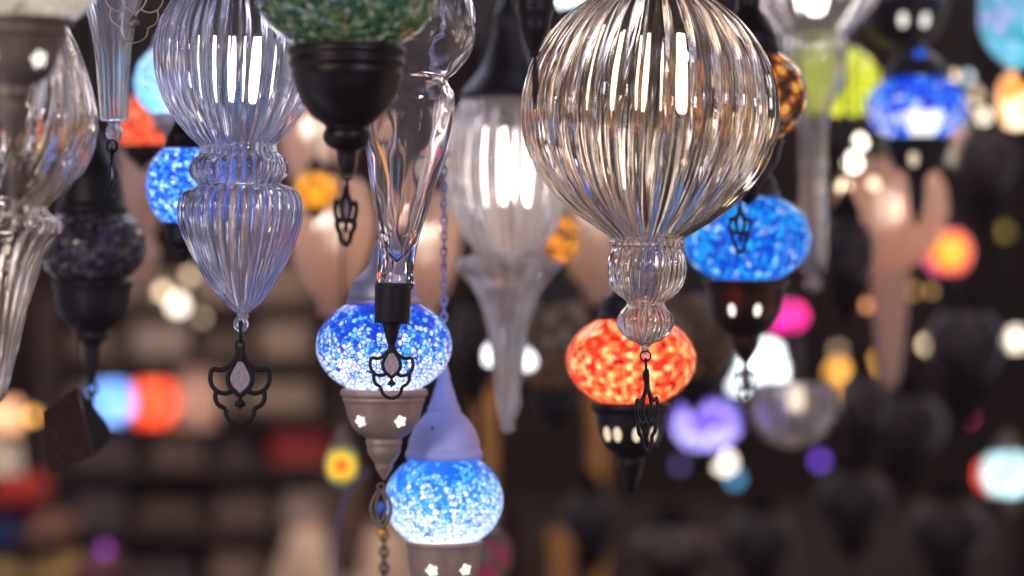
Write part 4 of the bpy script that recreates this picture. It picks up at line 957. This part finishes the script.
for sg in (-1, 1):
    a = addv((sg * .15, 0, 1.345), (.055, .055), 3); b = addv((sg * .22, .01, 1.08), (.04, .04), a); c = addv((sg * .22, .09, .85), (.027, .027), b)
    h_ = addv((sg * .22, .11, .79), (.036, .02), c)
    for f_, (dx, dl) in enumerate([(-.03, .062), (-.01, .075), (.01, .07), (.03, .055)]):
        f1 = addv((sg * .22 + dx * .6, .125, .74), (.009, .009), h_); addv((sg * .22 + dx * .7, .125, .74 - dl * .7), (.007, .007), f1)
    t1 = addv((sg * .19, .14, .78), (.01, .01), h_); addv((sg * .18, .155, .745), (.008, .008), t1)
    p1 = addv((sg * .09, 0, .86), (.085, .085), 0); p2 = addv((sg * .095, .01, .48), (.055, .055), p1); p3 = addv((sg * .1, 0, .08), (.035, .035), p2); addv((sg * .105, .14, .035), (.035, .025), p3)
kk = lambda L: [(x * k, y * k, z * k) for x, y, z in L]
skin_mesh('body', kk(V), E_, [(a * k, b * k) for a, b in Rr], skin_c, per)
beige = principled('beige_knit', (0.8, 0.6, 0.46), 0.9, 0, noise=0.15, nscale=80)
tv = [(0, 0, .86), (0, 0, 1.0), (0, 0, 1.15), (0, 0, 1.29), (0, 0.0, 1.39)]; trr = [(.175, .125), (.165, .12), (.15, .11), (.15, .11), (.09, .075)]; te = [(0, 1), (1, 2), (2, 3), (3, 4)]
for sg in (-1, 1):
    n0 = len(tv); tv += [(sg * .15, 0, 1.34), (sg * .222, .01, 1.09), (sg * .222, .08, .89)]; trr += [(.07, .07), (.056, .056), (.045, .045)]; te += [(3, n0), (n0, n0 + 1), (n0 + 1, n0 + 2)]
skin_mesh('top', kk(tv), te, [(a * k, b * k) for a, b in trr], beige, per)
sv = [(0, 0, .93), (-.09, 0, .84), (-.095, .01, .48), (-.1, 0, .1), (.09, 0, .84), (.095, .01, .48), (.1, 0, .1)]
skin_mesh('trousers', kk(sv), [(0, 1), (1, 2), (2, 3), (0, 4), (4, 5), (5, 6)], [(.16 * k, .11 * k), (.1 * k,) * 2, (.075 * k,) * 2, (.06 * k,) * 2, (.1 * k,) * 2, (.075 * k,) * 2, (.06 * k,) * 2], principled('dark_trousers', (0.03, 0.03, 0.045), 0.9), per)
hv = [(0, .03, 1.60), (0, -.01, 1.56), (0, -.045, 1.47), (0, -.085, 1.36), (0.0, -.11, 1.24)]
skin_mesh('hair', kk(hv), [(0, 1), (1, 2), (2, 3), (3, 4)], [(.07 * k, .075 * k), (.088 * k, .085 * k), (.085 * k, .07 * k), (.07 * k, .045 * k), (.04 * k, .03 * k)], principled('brown_hair', (0.1, 0.045, 0.025), 0.5, 0, noise=0.6, nscale=120), per)
# face on the far side
bm = bmesh.new()
for sg in (-1, 1): bmesh.ops.create_uvsphere(bm, u_segments=12, v_segments=8, radius=0.012 * k, matrix=Matrix.Translation((sg * .03 * k, .1 * k, 1.53 * k)))
link('eyes', bm, principled('eye_white', (0.7, 0.68, 0.65), 0.2), per)
bm = bmesh.new(); lathe(bm, [(0, .02 * k), (.008 * k, .01 * k), (.014 * k, -.015 * k), (.008 * k, -.022 * k), (0, -.022 * k)], 12); link('nose', bm, skin_c, per, loc=(0, .108 * k, 1.505 * k))
bm = bmesh.new(); tube(bm, [(-.022 * k, .098 * k, 1.465 * k), (0, .106 * k, 1.463 * k), (.022 * k, .098 * k, 1.465 * k)], .006 * k, 6); link('mouth', bm, principled('lips', (0.5, 0.18, 0.16), 0.5), per)

# ================================================================== render look
SC.cycles.max_bounces = 24; SC.cycles.transmission_bounces = 20; SC.cycles.glossy_bounces = 8; SC.cycles.diffuse_bounces = 3
SC.cycles.transparent_max_bounces = 12
SC.cycles.sample_clamp_indirect = 6.0; SC.cycles.caustics_reflective = True; SC.cycles.caustics_refractive = True
SC.cycles.use_denoising = True
SC.view_settings.view_transform = 'Standard'
SC.view_settings.look = 'None'
SC.view_settings.exposure = 0.0
SC.view_settings.use_curve_mapping = True
cmp_ = SC.view_settings.curve_mapping
cmp_.black_level = (-0.0035, -0.0022, -0.0036)
cmp_.update()
